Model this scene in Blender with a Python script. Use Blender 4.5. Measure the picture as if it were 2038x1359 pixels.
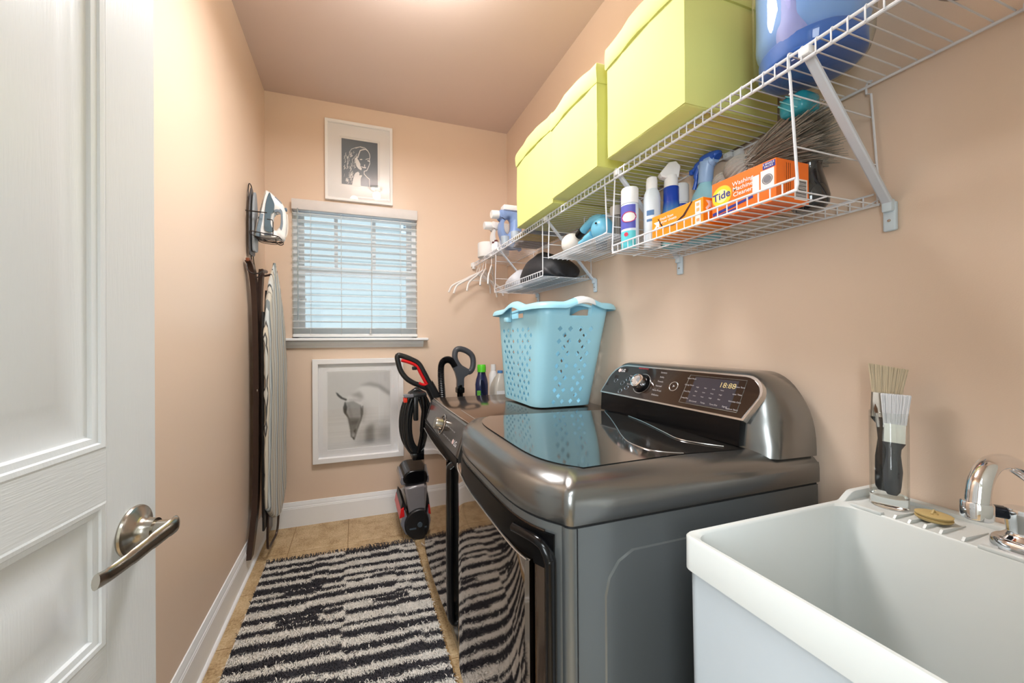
import bpy, bmesh, math, random
import numpy as np
from mathutils import Vector, Matrix
random.seed(7); np.random.seed(7)
D = bpy.data
for o in list(D.objects): D.objects.remove(o, do_unlink=True)
SC = bpy.context.scene; COL = SC.collection
PI = math.pi

# ------------------------------------------------------------ camera
YAW, PITCH, ROLL = 0.3118, 0.0027, -0.0062
cy_, sy_, cp_, sp_ = math.cos(YAW), math.sin(YAW), math.cos(PITCH), math.sin(PITCH)
F_ = Vector((sy_*cp_, cy_*cp_, sp_)); R_ = Vector((cy_, -sy_, 0)); U_ = R_.cross(F_)
R2 = R_*math.cos(ROLL) + U_*math.sin(ROLL); U2 = -R_*math.sin(ROLL) + U_*math.cos(ROLL)
cam = D.objects.new('camera', D.cameras.new('camera')); COL.objects.link(cam)
m = Matrix.Identity(4)
for i in range(3): m[i][0], m[i][1], m[i][2] = R2[i], U2[i], -F_[i]
m.translation = Vector((0, 0, 1.215)); cam.matrix_world = m
cam.data.sensor_width = 36; cam.data.lens = 735/2038*36
cam.data.shift_x = (1019-943.0)/2038; cam.data.shift_y = (676.35-679.5)/2038
cam.data.clip_start = .02; cam.data.clip_end = 60
SC.camera = cam

# ------------------------------------------------------------ light
SC.view_settings.view_transform = 'Standard'; SC.view_settings.look = 'None'
SC.view_settings.gamma = 1; SC.view_settings.use_curve_mapping = False
SC.view_settings.exposure = 0.64
W = D.worlds.new('sky'); SC.world = W; W.use_nodes = True
wn = W.node_tree.nodes; wl = W.node_tree.links
bg = wn['Background']; bg.inputs[0].default_value = (.90, .955, 1, 1)
bg.inputs[1].default_value = 1.15

def area(name, loc, rot, sx, sy, power, col=(1, 1, 1)):
    l = D.lights.new(name, 'AREA'); l.shape = 'RECTANGLE'; l.size = sx; l.size_y = sy; l.energy = power; l.color = col
    o = D.objects.new(name, l); o.location = loc; o.rotation_euler = rot; COL.objects.link(o); return o
area('ceiling_light_glow', (.22, 1.3, 2.60), (0, 0, 0), .42, .42, 15.5, (.96, .98, 1))
area('ceiling_light_upglow', (.22, 1.3, 2.66), (PI, 0, 0), .4, .4, 7.5, (.95, .975, 1))
area('hall_fill_overhead', (-.3, -.75, 2.6), (math.radians(24), math.radians(-14), 0), 1.0, .7, 22, (.88, .95, 1))  # added fill from the unseen hall, no actual fixture there
area('hall_fill_side', (-.95, -1.45, 1.5), (math.radians(90), 0, math.radians(-38)), 1.2, 1.3, 38, (.86, .94, 1))  # added side fill through the doorway; the hall has no window

# ------------------------------------------------------------ materials
def s2l(c):
    return tuple((x/255/12.92 if x/255 <= .04045 else ((x/255+.055)/1.055)**2.4) for x in c)
MATS = {}
def M(name, rgb, rough=.5, metal=0., var=.04, scale=30., bump=0., bscale=200., coat=0., trans=0., ior=1.45, emis=0., sheen=0., stretch=None, spec=None):
    if name in MATS: return MATS[name]
    mt = D.materials.new(name); mt.use_nodes = True; nt = mt.node_tree; n = nt.nodes; L = nt.links
    p = n['Principled BSDF']; c = s2l(rgb)
    p.inputs['Roughness'].default_value = rough; p.inputs['Metallic'].default_value = metal
    p.inputs['Coat Weight'].default_value = coat; p.inputs['Coat Roughness'].default_value = .05
    p.inputs['Transmission Weight'].default_value = trans; p.inputs['IOR'].default_value = ior
    if sheen: p.inputs['Sheen Weight'].default_value = sheen
    if spec is not None: p.inputs['Specular IOR Level'].default_value = spec
    if emis:
        p.inputs['Emission Color'].default_value = (*c, 1); p.inputs['Emission Strength'].default_value = emis
    tc = n.new('ShaderNodeTexCoord'); co = tc.outputs['Object']
    if stretch:
        mp = n.new('ShaderNodeMapping'); mp.inputs['Scale'].default_value = stretch; L.new(co, mp.inputs[0]); co = mp.outputs[0]
    nz = n.new('ShaderNodeTexNoise'); nz.inputs['Scale'].default_value = scale; nz.inputs['Detail'].default_value = 3; L.new(co, nz.inputs['Vector'])
    mx = n.new('ShaderNodeMix'); mx.data_type = 'RGBA'
    mx.inputs['A'].default_value = (*[x*(1-var) for x in c], 1); mx.inputs['B'].default_value = (*[min(1, x*(1+var)) for x in c], 1)
    L.new(nz.outputs['Fac'], mx.inputs['Factor']); L.new(mx.outputs['Result'], p.inputs['Base Color'])
    if bump:
        n2 = n.new('ShaderNodeTexNoise'); n2.inputs['Scale'].default_value = bscale; n2.inputs['Detail'].default_value = 4; L.new(co, n2.inputs['Vector'])
        b = n.new('ShaderNodeBump'); b.inputs['Strength'].default_value = bump; b.inputs['Distance'].default_value = .002
        L.new(n2.outputs['Fac'], b.inputs['Height']); L.new(b.outputs[0], p.inputs['Normal'])
    MATS[name] = mt; return mt
def MV(name, rough=.6, metal=0, coat=0):
    """colour comes from the mesh's colour attribute 'Col' (flat print / woven pattern)"""
    if name in MATS: return MATS[name]
    mt = D.materials.new(name); mt.use_nodes = True; n = mt.node_tree.nodes; p = n['Principled BSDF']
    a = n.new('ShaderNodeAttribute'); a.attribute_name = 'Col'
    mt.node_tree.links.new(a.outputs['Color'], p.inputs['Base Color']); p.inputs['Roughness'].default_value = rough
    p.inputs['Metallic'].default_value = metal; p.inputs['Coat Weight'].default_value = coat
    MATS[name] = mt; return mt
def MG(name, tint=(1, 1, 1), rough=.01, k=1.0):
    """thin clear pane: transparent with fresnel reflection"""
    if name in MATS: return MATS[name]
    mt = D.materials.new(name); mt.use_nodes = True; n = mt.node_tree.nodes; L = mt.node_tree.links
    n.remove(n['Principled BSDF']); out = n['Material Output']
    t = n.new('ShaderNodeBsdfTransparent'); t.inputs[0].default_value = (*tint, 1)
    g = n.new('ShaderNodeBsdfGlossy'); g.inputs['Roughness'].default_value = rough
    lw = n.new('ShaderNodeLayerWeight'); lw.inputs['Blend'].default_value = .5
    pw = n.new('ShaderNodeMath'); pw.operation = 'POWER'; pw.inputs[1].default_value = 5; L.new(lw.outputs['Facing'], pw.inputs[0])
    ml = n.new('ShaderNodeMath'); ml.operation = 'MULTIPLY_ADD'; ml.inputs[1].default_value = .9*k; ml.inputs[2].default_value = .045*k; L.new(pw.outputs[0], ml.inputs[0])
    mx = n.new('ShaderNodeMixShader'); L.new(ml.outputs[0], mx.inputs[0]); L.new(t.outputs[0], mx.inputs[1]); L.new(g.outputs[0], mx.inputs[2])
    L.new(mx.outputs[0], out.inputs[0]); MATS[name] = mt; return mt

WALL = M('peach_wall_paint', (230, 206, 185), .34, var=.012, scale=2, bump=.10, bscale=420)
CEIL = M('peach_ceiling_paint', (222, 202, 194), .55, var=.012, scale=2, bump=.12, bscale=300)
TRIM = M('white_trim_paint', (245, 247, 250), .28, var=.01, bump=.03, bscale=90)
DOORM = M('white_door_paint', (226, 230, 234), .3, var=.01, bump=.22, bscale=26, stretch=(14, 14, 1))
DOORH = M('white_door_paint_cross_grain', (226, 230, 234), .3, var=.01, bump=.22, bscale=26, stretch=(1, 1, 14))
WHITEP = M('white_plastic', (236, 236, 236), .35)
WIRE = M('white_coated_wire', (226, 226, 230), .3, var=.02)
STEELB = M('graphite_steel', (138, 139, 138), .24, metal=.92, var=.02, scale=6)
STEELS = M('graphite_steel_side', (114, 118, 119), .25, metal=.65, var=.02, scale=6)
GLASSL = M('dark_lid_glass', (158, 150, 146), .07, metal=.95, var=.01)
DGLASS = M('smoked_door_glass', (150, 140, 132), .04, metal=1., var=.01)
DECK = M('deck_console_reflection', (62, 60, 58), .12, metal=.7, var=.02)  # console's dark reflection put into the base colour
PANELM = M('brown_black_glass_panel', (52, 40, 34), .08, metal=.35, coat=.6, var=.02)
BLACKG = M('gloss_black_plastic', (8, 8, 10), .16, spec=.4)
SLOT = M('black_recess_shade', (5, 5, 6), .4, spec=.15)  # black plastic, deepened in colour for the shade of a recess
BLACKM = M('matt_black_plastic', (24, 24, 26), .42)
CHROME = M('chrome', (232, 232, 235), .06, metal=1., var=.01)
NICKEL = M('brushed_nickel', (176, 170, 160), .24, metal=1., var=.05, scale=60, stretch=(1, 1, 8))
SILVER = M('silver_trim', (205, 203, 200), .22, metal=.9, var=.02)
RED = M('red_plastic', (214, 22, 28), .3)
DARKW = M('dark_wire', (62, 56, 54), .35, metal=.6)
TXTW = M('white_lettering', (225, 225, 228), .5, var=0)

# ------------------------------------------------------------ mesh builder
_txt = {}
def text_geo(s, bold=0.):
    k = (s, bold)
    if k not in _txt:
        cu = D.curves.new('t', 'FONT'); cu.body = s; cu.size = 1; cu.align_x = 'CENTER'; cu.align_y = 'CENTER'; cu.offset = bold; cu.resolution_u = 3
        ob = D.objects.new('t', cu); me = D.meshes.new_from_object(ob)
        _txt[k] = ([tuple(v.co) for v in me.vertices], [tuple(p.vertices) for p in me.polygons])
        D.objects.remove(ob); D.meshes.remove(me); D.curves.remove(cu)
    return _txt[k]
def cr(pts, n=6, closed=False):
    """catmull-rom through the points"""
    P = [Vector(p) for p in pts]; N = len(P); out = []
    rng = range(N) if closed else range(N-1)
    for i in rng:
        if closed: a, b, c, d = P[(i-1) % N], P[i], P[(i+1) % N], P[(i+2) % N]
        else: a, b, c, d = P[max(i-1, 0)], P[i], P[i+1], P[min(i+2, N-1)]
        for k in range(n):
            t = k/n
            out.append(.5*((2*b)+(c-a)*t+(2*a-5*b+4*c-d)*t*t+(3*b-a-3*c+d)*t**3))
    if not closed: out.append(P[-1])
    return out
class B:
    def __init__(s): s.v = []; s.f = []; s.c = None
    def add(s, v, f):
        o = len(s.v); s.v += [tuple(x) for x in v]; s.f += [tuple(i+o for i in q) for q in f]; return s
    def box(s, x0, x1, y0, y1, z0, z1):
        v = [(x, y, z) for z in (z0, z1) for y in (y0, y1) for x in (x0, x1)]
        return s.add(v, [(0, 2, 3, 1), (4, 5, 7, 6), (0, 1, 5, 4), (2, 6, 7, 3), (0, 4, 6, 2), (1, 3, 7, 5)])
    def rbox(s, x0, x1, y0, y1, z0, z1, r=.005, seg=2, mat=None):
        bm = bmesh.new(); bmesh.ops.create_cube(bm, size=1)
        for v in bm.verts: v.co = Vector(((x0+x1)/2+v.co.x*(x1-x0), (y0+y1)/2+v.co.y*(y1-y0), (z0+z1)/2+v.co.z*(z1-z0)))
        bmesh.ops.bevel(bm, geom=bm.edges[:], offset=r, segments=seg, profile=.5, affect='EDGES', clamp_overlap=True)
        if mat is not None: bm.transform(mat)
        s.add([v.co for v in bm.verts], [[v.index for v in f.verts] for f in bm.faces]) if not bm.verts.index_update() else 0
        bm.free(); return s
    def frame(s, d):
        d = Vector(d).normalized(); u = d.cross(Vector((0, 0, 1)))
        if u.length < 1e-4: u = Vector((1, 0, 0))
        u.normalize(); return d, u, u.cross(d).normalized()
    def tube(s, pts, r, n=8, closed=False, caps=True, flat=1., up=None):
        P = [Vector(p) for p in pts]; N = len(P); rr = r if hasattr(r, '__len__') else [r]*N
        T = []
        for i in range(N):
            a = P[(i-1) % N] if (closed or i > 0) else P[i]; b = P[(i+1) % N] if (closed or i < N-1) else P[i]
            t = (b-a); T.append(t.normalized() if t.length > 1e-9 else Vector((0, 0, 1)))
        if up is not None: u = Vector(up)
        else: _, u, _ = s.frame(T[0])
        rings = []; 
        for i in range(N):
            if up is not None: u = Vector(up)
            u = (u - T[i]*u.dot(T[i])); u.normalize(); w = T[i].cross(u)
            rings.append([P[i]+u*(math.cos(2*PI*k/n)*rr[i])+w*(math.sin(2*PI*k/n)*rr[i]*flat) for k in range(n)])
        return s.loft(rings, closed, caps)
    def loft(s, rings, closed=False, caps=True, wrap=True):
        n = len(rings[0]); N = len(rings); v = [p for r in rings for p in r]; f = []
        for i in range(N if closed else N-1):
            j = (i+1) % N
            for k in range(n if wrap else n-1):
                l = (k+1) % n; f.append((i*n+k, i*n+l, j*n+l, j*n+k))
        if caps and not closed: f.append(tuple(range(n-1, -1, -1))); f.append(tuple((N-1)*n+k for k in range(n)))
        return s.add(v, f)
    def cyl(s, p0, p1, r0, r1=None, n=16, caps=True):
        return s.tube([p0, p1], [r0, r0 if r1 is None else r1], n, caps=caps)
    def lathe(s, prof, c=(0, 0, 0), n=24, axis=(0, 0, 1), sx=1., sy=1., caps=True):
        d, u, w = s.frame(axis); c = Vector(c)
        rings = [[c+d*z+u*(r*math.cos(2*PI*k/n)*sx)+w*(r*math.sin(2*PI*k/n)*sy) for k in range(n)] for r, z in prof]
        return s.loft(rings, caps=caps)
    def sph(s, c, r, n=14, sc=(1, 1, 1)):
        c = Vector(c); rings = []
        for i in range(1, n//2+1):
            a = -PI/2+PI*i/(n//2+1); rings.append([c+Vector((r*math.cos(a)*math.cos(2*PI*k/n)*sc[0], r*math.cos(a)*math.sin(2*PI*k/n)*sc[1], r*math.sin(a)*sc[2])) for k in range(n)])
        return s.loft(rings)
    def prism(s, poly, o, ux, uy, d):
        """polygon in the (ux,uy) plane at o, extruded by the vector d"""
        o, ux, uy, d = map(Vector, (o, ux, uy, d)); a = [o+ux*p[0]+uy*p[1] for p in poly]; b = [p+d for p in a]
        return s.loft([a, b])
    def text(s, t, size, o, ux, uy, d=.0006, bold=0.):
        v, f = text_geo(t, bold); o, ux, uy = Vector(o), Vector(ux).normalized(), Vector(uy).normalized(); n = ux.cross(uy)*d
        return s.add([o+ux*(p[0]*size)+uy*(p[1]*size)+n for p in v], f)
    def xf(s, M4, start=0):
        s.v = s.v[:start]+[tuple(M4 @ Vector(p)) for p in s.v[start:]]; return s
def obj(name, b, mat, parent=None, smooth=40, label=None, kind=None, bevel=0, solid=0, sub=0):
    me = D.meshes.new(name); L = Vector((0, 0, 0)); p = parent
    while p is not None: L += p.location; p = p.parent
    me.from_pydata([tuple(Vector(v)-L) for v in b.v], [], b.f)
    bm = bmesh.new(); bm.from_mesh(me); bmesh.ops.recalc_face_normals(bm, faces=bm.faces[:]) if b.c is None else None; bm.to_mesh(me); bm.free()
    if b.c is not None:
        a = me.color_attributes.new('Col', 'FLOAT_COLOR', 'POINT'); a.data.foreach_set('color', np.asarray(b.c, dtype=np.float32).ravel())
    me.materials.append(mat)
    if smooth:
        me.polygons.foreach_set('use_smooth', [True]*len(me.polygons)); me.set_sharp_from_angle(angle=math.radians(smooth))
    me.update()
    o = D.objects.new(name, me); COL.objects.link(o)
    if parent is not None: o.parent = parent
    if bevel:
        q = o.modifiers.new('bevel', 'BEVEL'); q.width = bevel; q.segments = 2; q.limit_method = 'ANGLE'
    if solid:
        q = o.modifiers.new('solid', 'SOLIDIFY'); q.thickness = solid; q.offset = 0
    if sub:
        q = o.modifiers.new('sub', 'SUBSURF'); q.levels = sub; q.render_levels = sub
    if label: o['label'] = label
    if kind: o['kind'] = kind
    return o
def thing(name, label, cat, loc, group=None):
    o = D.objects.new(name, None); o.empty_display_size = .05; COL.objects.link(o); o.location = loc
    o['label'] = label; o['category'] = cat
    if group: o['group'] = group
    return o
def solo(name, b, mat, label, cat, loc, group=None, **k):
    o = obj(name, b, mat, **k); L = Vector(loc)
    o.data.transform(Matrix.Translation(-L)); o.location = L
    o['label'] = label; o['category'] = cat
    if group: o['group'] = group
    return o
def dup(root, loc, label=None, group=None, rz=None):
    r = root.copy(); COL.objects.link(r); r.location = loc
    if rz is not None: r.rotation_euler = (0, 0, rz)
    if label: r['label'] = label
    if group: r['group'] = group
    for ch in list(root.children):
        c = ch.copy(); COL.objects.link(c); c.parent = r
        for g in ch.children:
            e = g.copy(); COL.objects.link(e); e.parent = c
    return r
def copies(o, offs):
    for d in offs:
        c = o.copy(); COL.objects.link(c); c.location = o.location+Vector(d)
def raster_grid(arr, o, ux, uy, w, h):
    """flat print: colour grid arr (H,W,3 linear) on a plane; o = top-left corner, uy points down"""
    H, Wd = arr.shape[:2]; b = B(); o, ux, uy = Vector(o), Vector(ux), Vector(uy)
    b.v = [tuple(o+ux*(w*i/(Wd-1))+uy*(h*j/(H-1))) for j in range(H) for i in range(Wd)]
    b.f = [(j*Wd+i, (j+1)*Wd+i, (j+1)*Wd+i+1, j*Wd+i+1) for j in range(H-1) for i in range(Wd-1)]
    b.c = np.concatenate([arr.reshape(-1, 3), np.ones((H*Wd, 1))], 1); return b
def pip(poly, X, Y):
    m_ = np.zeros(X.shape, bool); n = len(poly)
    for i in range(n):
        x1, y1 = poly[i]; x2, y2 = poly[(i+1) % n]
        if y1 == y2: continue
        c = ((Y >= min(y1, y2)) & (Y < max(y1, y2))) & (X < (x2-x1)*(Y-y1)/(y2-y1)+x1); m_ ^= c
    return m_
def dline(pts, X, Y):
    d = np.full(X.shape, 1e9)
    for (x1, y1), (x2, y2) in zip(pts[:-1], pts[1:]):
        L2 = (x2-x1)**2+(y2-y1)**2+1e-12; t = np.clip(((X-x1)*(x2-x1)+(Y-y1)*(y2-y1))/L2, 0, 1)
        d = np.minimum(d, np.hypot(X-x1-t*(x2-x1), Y-y1-t*(y2-y1)))
    return d
def blur(a, k):
    for ax in (0, 1):
        for _ in range(2):
            c = np.cumsum(np.pad(a, [(k+1, k) if i == ax else (0, 0) for i in range(2)], 'edge'), ax)
            a = (np.take(c, range(2*k+1, c.shape[ax]), ax)-np.take(c, range(0, c.shape[ax]-2*k-1), ax))/(2*k+1)
    return a
XL, XR, YB, ZC, YF = -.551, 1.15, 2.688, 2.847, -.10
# ============================================================ room
def struct(name, b, mat, **k): return obj(name, b, mat, kind='structure', **k)
# window opening in the back wall
WX0, WX1, WZ0, WZ1 = -.392, .434, 1.237, 2.157
def extr(poly, o, ux, uy, d, b=None): return (b or B()).prism(poly, o, ux, uy, d)
b = B(); T = .14
b.box(XL-.1, WX0, YB, YB+T, 0, ZC); b.box(WX1, XR+.1, YB, YB+T, 0, ZC); b.box(WX0, WX1, YB, YB+T, 0, WZ0); b.box(WX0, WX1, YB, YB+T, WZ1, ZC)
struct('wall_back', b, WALL, smooth=0)
struct('wall_left', B().box(XL-.1, XL, YF-.12, YB, 0, ZC), WALL, smooth=0)
struct('wall_right', B().box(XR, XR+.1, YF-.12, YB, 0, ZC), WALL, smooth=0)
# front wall with the doorway the camera stands in
DX0, DX1, DZ = -.50, .34, 2.06
b = B().box(XL, DX0, YF-.12, YF, 0, ZC).box(DX1, XR, YF-.12, YF, 0, ZC).box(DX0, DX1, YF-.12, YF, DZ, ZC)
struct('wall_front', b, M('pale_sage_wall', (206, 212, 204), .45, var=.01), smooth=0)
struct('ceiling', B().box(XL-.1, XR+.1, YF-.12, YB+.1, ZC, ZC+.08), CEIL, smooth=0)
# hall behind the camera
HW = M('hall_wall_paint', (214, 212, 204), .5, var=.01)
struct('wall_hall', B().box(-1.6, -1.5, -1.75, YF-.12, 0, 2.9).box(1.7, 1.8, -1.75, YF-.12, 0, 2.9).box(-1.6, 1.8, -1.85, -1.75, 0, 2.9)
       .box(-1.6, XL-.1, YF-.13, YF-.12, 0, 2.9).box(XR+.1, 1.8, YF-.13, YF-.12, 0, 2.9), HW, smooth=0)
struct('ceiling_hall', B().box(-1.6, 1.8, -1.85, YF-.12, ZC, ZC+.08), M('hall_ceiling_white', (228, 228, 226), .7), smooth=0)
# floor: substrate and vinyl tiles with a double grooved joint
fl = struct('floor', B().box(-1.6, 1.8, -1.85, YB+.1, -.06, -.0022), M('floor_joint', (150, 122, 84), .6), smooth=0)
def floormat():
    mt = D.materials.new('mottled_stone_vinyl'); mt.use_nodes = True; n = mt.node_tree.nodes; L = mt.node_tree.links; p = n['Principled BSDF']
    g = n.new('ShaderNodeNewGeometry'); 
    a = n.new('ShaderNodeTexNoise'); a.inputs['Scale'].default_value = 9; a.inputs['Detail'].default_value = 8; a.inputs['Roughness'].default_value = .7
    c = n.new('ShaderNodeTexNoise'); c.inputs['Scale'].default_value = 120; c.inputs['Detail'].default_value = 4
    L.new(g.outputs['Position'], a.inputs['Vector']); L.new(g.outputs['Position'], c.inputs['Vector'])
    r = n.new('ShaderNodeValToRGB'); e = r.color_ramp.elements
    e[0].position = .40; e[0].color = (*s2l((146, 118, 82)), 1); e[1].position = .64; e[1].color = (*s2l((208, 184, 146)), 1)
    k = r.color_ramp.elements.new(.5); k.color = (*s2l((182, 154, 114)), 1)
    ad = n.new('ShaderNodeMath'); ad.operation = 'MULTIPLY_ADD'; ad.inputs[1].default_value = .45; 
    sb = n.new('ShaderNodeMath'); sb.operation = 'MULTIPLY'; sb.inputs[1].default_value = .62; L.new(a.outputs['Fac'], sb.inputs[0])
    L.new(c.outputs['Fac'], ad.inputs[0]); L.new(sb.outputs[0], ad.inputs[2]); L.new(ad.outputs[0], r.inputs[0]); L.new(r.outputs[0], p.inputs['Base Color'])
    b_ = n.new('ShaderNodeBump'); b_.inputs['Strength'].default_value = .25; b_.inputs['Distance'].default_value = .001; L.new(c.outputs['Fac'], b_.inputs['Height']); L.new(b_.outputs[0], p.inputs['Normal'])
    p.inputs['Roughness'].default_value = .42; return mt
FM = floormat(); TS = .3265; gx = -.0455-2*TS; gy = 2.356
tile = None
for i in range(0, 6):
    for j in range(-9, 2):
        x0, y0 = gx+i*TS, gy+j*TS
        x1, y1 = min(x0+TS, XR), min(y0+TS, YB); xa = max(x0, XL); ya = max(y0, YF-.1)
        if x1-xa < .02 or y1-ya < .02: continue
        g = .0022
        full = (xa == x0 and ya == y0 and abs(x1-x0-TS) < 1e-6 and abs(y1-y0-TS) < 1e-6)
        if full and tile is not None:
            c = tile.copy(); COL.objects.link(c); c.location = (x0, y0, 0); continue
        bb = B()
        rings = [[(xa+q-X, ya+q-Y, z), (x1-q-X, ya+q-Y, z), (x1-q-X, y1-q-Y, z), (xa+q-X, y1-q-Y, z)] for q, z, X, Y in
                 ((g, -.0022, x0, y0), (g, -.0012, x0, y0), (g+.0018, 0, x0, y0), (g+.010, 0, x0, y0), (g+.0112, -.0009, x0, y0), (g+.0135, -.0009, x0, y0), (g+.0147, 0, x0, y0))]
        bb.loft(rings, caps=False); bb.f.append(tuple(len(bb.v)-4+k for k in range(4)))
        o = obj('floor_tile', bb, FM, parent=fl, smooth=0); o.location = (x0, y0, 0)
        if full: tile = o
# baseboards
BP = [(0, 0), (.013, 0), (.013, .118), (.0115, .121), (.0115, .126), (.009, .131), (.009, .140), (.005, .150), (.004, .158), (0, .160)]
struct('baseboard_left', extr(BP, (XL, YF, 0), (1, 0, 0), (0, 0, 1), (0, YB-YF, 0)), TRIM, smooth=25)
struct('baseboard_back', extr(BP, (XL, YB, 0), (0, -1, 0), (0, 0, 1), (XR-XL, 0, 0)), TRIM, smooth=25)
struct('baseboard_right', extr(BP, (XR, YF, 0), (-1, 0, 0), (0, 0, 1), (0, YB-YF, 0)), TRIM, smooth=25)
SH = [(.013, 0), (.024, 0), (.0225, .006), (.018, .011), (.013, .013)]
struct('trim_1', extr(SH, (XL, YF, 0), (1, 0, 0), (0, 0, 1), (0, YB-YF, 0)), TRIM, smooth=25)
# door casing inside the doorway (behind the camera)
struct('trim_2', B().box(DX0, DX0+.018, YF-.12, YF, 0, DZ).box(DX1-.018, DX1, YF-.12, YF, 0, DZ).box(DX0, DX1, YF-.12, YF, DZ-.018, DZ), TRIM, smooth=0)

# ---- window: drywall return, stool + apron, double hung sashes, glass
struct('trim_3', B().rbox(WX0-.052, WX1+.072, YB-.062, YB+.09, WZ0-.016, WZ0+.003, .006, 3), TRIM)          # stool
AP = [(0, 0), (.012, 0), (.016, .008), (.030, .020), (.036, .034), (.036, .044), (0, .044)]
struct('trim_4', extr(AP, (WX0-.045, YB, WZ0-.062), (0, -1, 0), (0, 0, 1), (WX1-WX0+.085, 0, 0)), TRIM, smooth=25)
VIN = M('white_vinyl_sash', (232, 236, 240), .35)
yw = YB+.075
wnd = struct('window_1', B().box(WX0, WX0+.03, yw-.02, yw+.06, WZ0, WZ1).box(WX1-.03, WX1, yw-.02, yw+.06, WZ0, WZ1).box(WX0, WX1, yw-.02, yw+.06, WZ1-.03, WZ1).box(WX0, WX1, yw-.02, yw+.06, WZ0, WZ0+.03), VIN, smooth=0)
def sash(name, z0, z1, y, st, bot, top, mun):
    x0, x1 = WX0+.028, WX1-.028; bb = B()
    bb.box(x0, x0+st, y-.015, y+.015, z0, z1); bb.box(x1-st, x1, y-.015, y+.015, z0, z1); bb.box(x0, x1, y-.0155, y+.0155, z0, z0+bot); bb.box(x0, x1, y-.0155, y+.0155, z1-top, z1)
    s_ = obj(name, bb, VIN, parent=wnd, smooth=0, bevel=.003)
    if mun:
        for xx in (-.123, .137): obj('muntin', B().box(xx-.012, xx+.012, y-.008, y+.008, z0+bot, z1-top), VIN, parent=s_, smooth=0)
        zz = (z0+bot+z1-top)/2; obj('muntin', B().box(x0+st, x1-st, y-.007, y+.007, zz-.011, zz+.011), VIN, parent=s_, smooth=0)
    obj('pane', B().box(x0+st-.003, x1-st+.003, y-.002, y+.002, z0+bot-.003, z1-top+.003), MG('window_pane_glass', (.93, .98, 1)), parent=s_, smooth=0)
sash('upper_sash', 1.69, WZ1-.02, yw+.032, .036, .045, .035, True)
sash('lower_sash', WZ0+.02, 1.735, yw-.002, .044, .055, .05, False)
for xx in (-.33, .385): obj('sash_lock', B().rbox(xx-.02, xx+.02, yw-.035, yw-.012, 1.495, 1.512, .004).cyl((xx, yw-.03, 1.5), (xx, yw-.045, 1.5), .008), VIN, parent=wnd)
# vertical tape measure like reflections are left to the glass; outside: neighbour's lap siding
SID = M('pale_blue_grey_siding', (196, 206, 208), .55, var=.03, scale=8)
nb = thing('neighbour_house', 'pale blue grey lap sided house wall seen through the window blinds', 'house', (0, 5.2, 0))
bw = B(); bw.box(-4, 4.5, 5.24, 5.4, -.5, 6); obj('wall', bw, SID, parent=nb, smooth=0)
lap = obj('siding_board', B().prism([(0, 0), (.0, .16), (.012, .16), (.03, 0)], (-4, 5.24, -.4), (0, -1, 0), (0, 0, 1), (8.5, 0, 0)), SID, parent=nb, smooth=0)
copies(lap, [(0, 0, .15*k) for k in range(1, 36)])
vn = B().box(.62, .86, 5.17, 5.24, 2.72, 2.92); 
v_ = obj('dryer_vent', vn, VIN, parent=nb, smooth=0, bevel=.01); obj('vent_louver', B().box(.65, .83, 5.155, 5.17, 2.75, 2.80).box(.65, .83, 5.155, 5.17, 2.82, 2.87), M('vent_louver_grey', (120, 140, 150), .5), parent=v_, smooth=0)  # louvers in grey against the white vent

# ---- faux wood blind
bl = thing('window_blind', 'white two inch horizontal slat blind hanging in the window', 'blind', (.02, YB, 1.25))
BLM = M('white_blind_slat', (240, 243, 244), .32)
bx0, bx1 = WX0+.006, WX1-.004
obj('valance', B().rbox(bx0-.003, bx1+.003, YB-.045, YB-.033, 2.083, 2.152, .004).rbox(bx0, bx1, YB-.033, YB+.02, 2.09, 2.150, .003), M('off_white_valance', (226, 222, 222), .4), parent=bl)
zs = [2.062-.0445*k for k in range(18)]
def slat(z, tilt=-4, tag=None):
    bb = B(); t = math.radians(tilt); prof = []
    for k in range(7):
        u = -0.025+.05*k/6; prof.append((u, .0035*(1-(u/.025)**2)))
    top = [(u*math.cos(t)-h*math.sin(t), u*math.sin(t)+h*math.cos(t)+.0013) for u, h in prof]; bot = [(p[0], p[1]-.0026) for p in reversed(top)]
    bb.prism(top+bot, (bx0, YB-.006, 0), (0, 1, 0), (0, 0, 1), (bx1-bx0, 0, 0)); return bb
s0 = obj('slat', slat(0), BLM, parent=bl, smooth=30)
s0.location = (0, 0, zs[0])
for z in zs[1:]:
    c = s0.copy(); COL.objects.link(c); c.location = (0, 0, z)
obj('bottom_rail', B().rbox(bx0, bx1, YB-.03, YB+.02, 1.247, 1.268, .004), BLM, parent=bl)
CORD = M('blind_cord', (214, 214, 214), .7)
for xx in (-.277, -.085, .114, .315):
    obj('ladder_cord', B().cyl((xx, YB-.034, 1.26), (xx, YB-.034, 2.09), .0011, n=5).cyl((xx, YB+.022, 1.26), (xx, YB+.022, 2.09), .0011, n=5), CORD, parent=bl)
obj('pull_cord', B().tube(cr([(.114, YB-.04, 2.08), (.116, YB-.043, 1.7), (.112, YB-.044, 1.36), (.104, YB-.044, 1.29)]), .0014, 5).lathe([(.001, .012), (.005, 0), (.006, -.012), (.002, -.016)], (.104, YB-.044, 1.285), 8), CORD, parent=bl)
obj('tilt_wand', B().cyl((-.352, YB-.043, 2.09), (-.352, YB-.043, 1.36), .0035, n=8), M('clear_wand', (200, 214, 220), .15, trans=.6), parent=bl)

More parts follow.
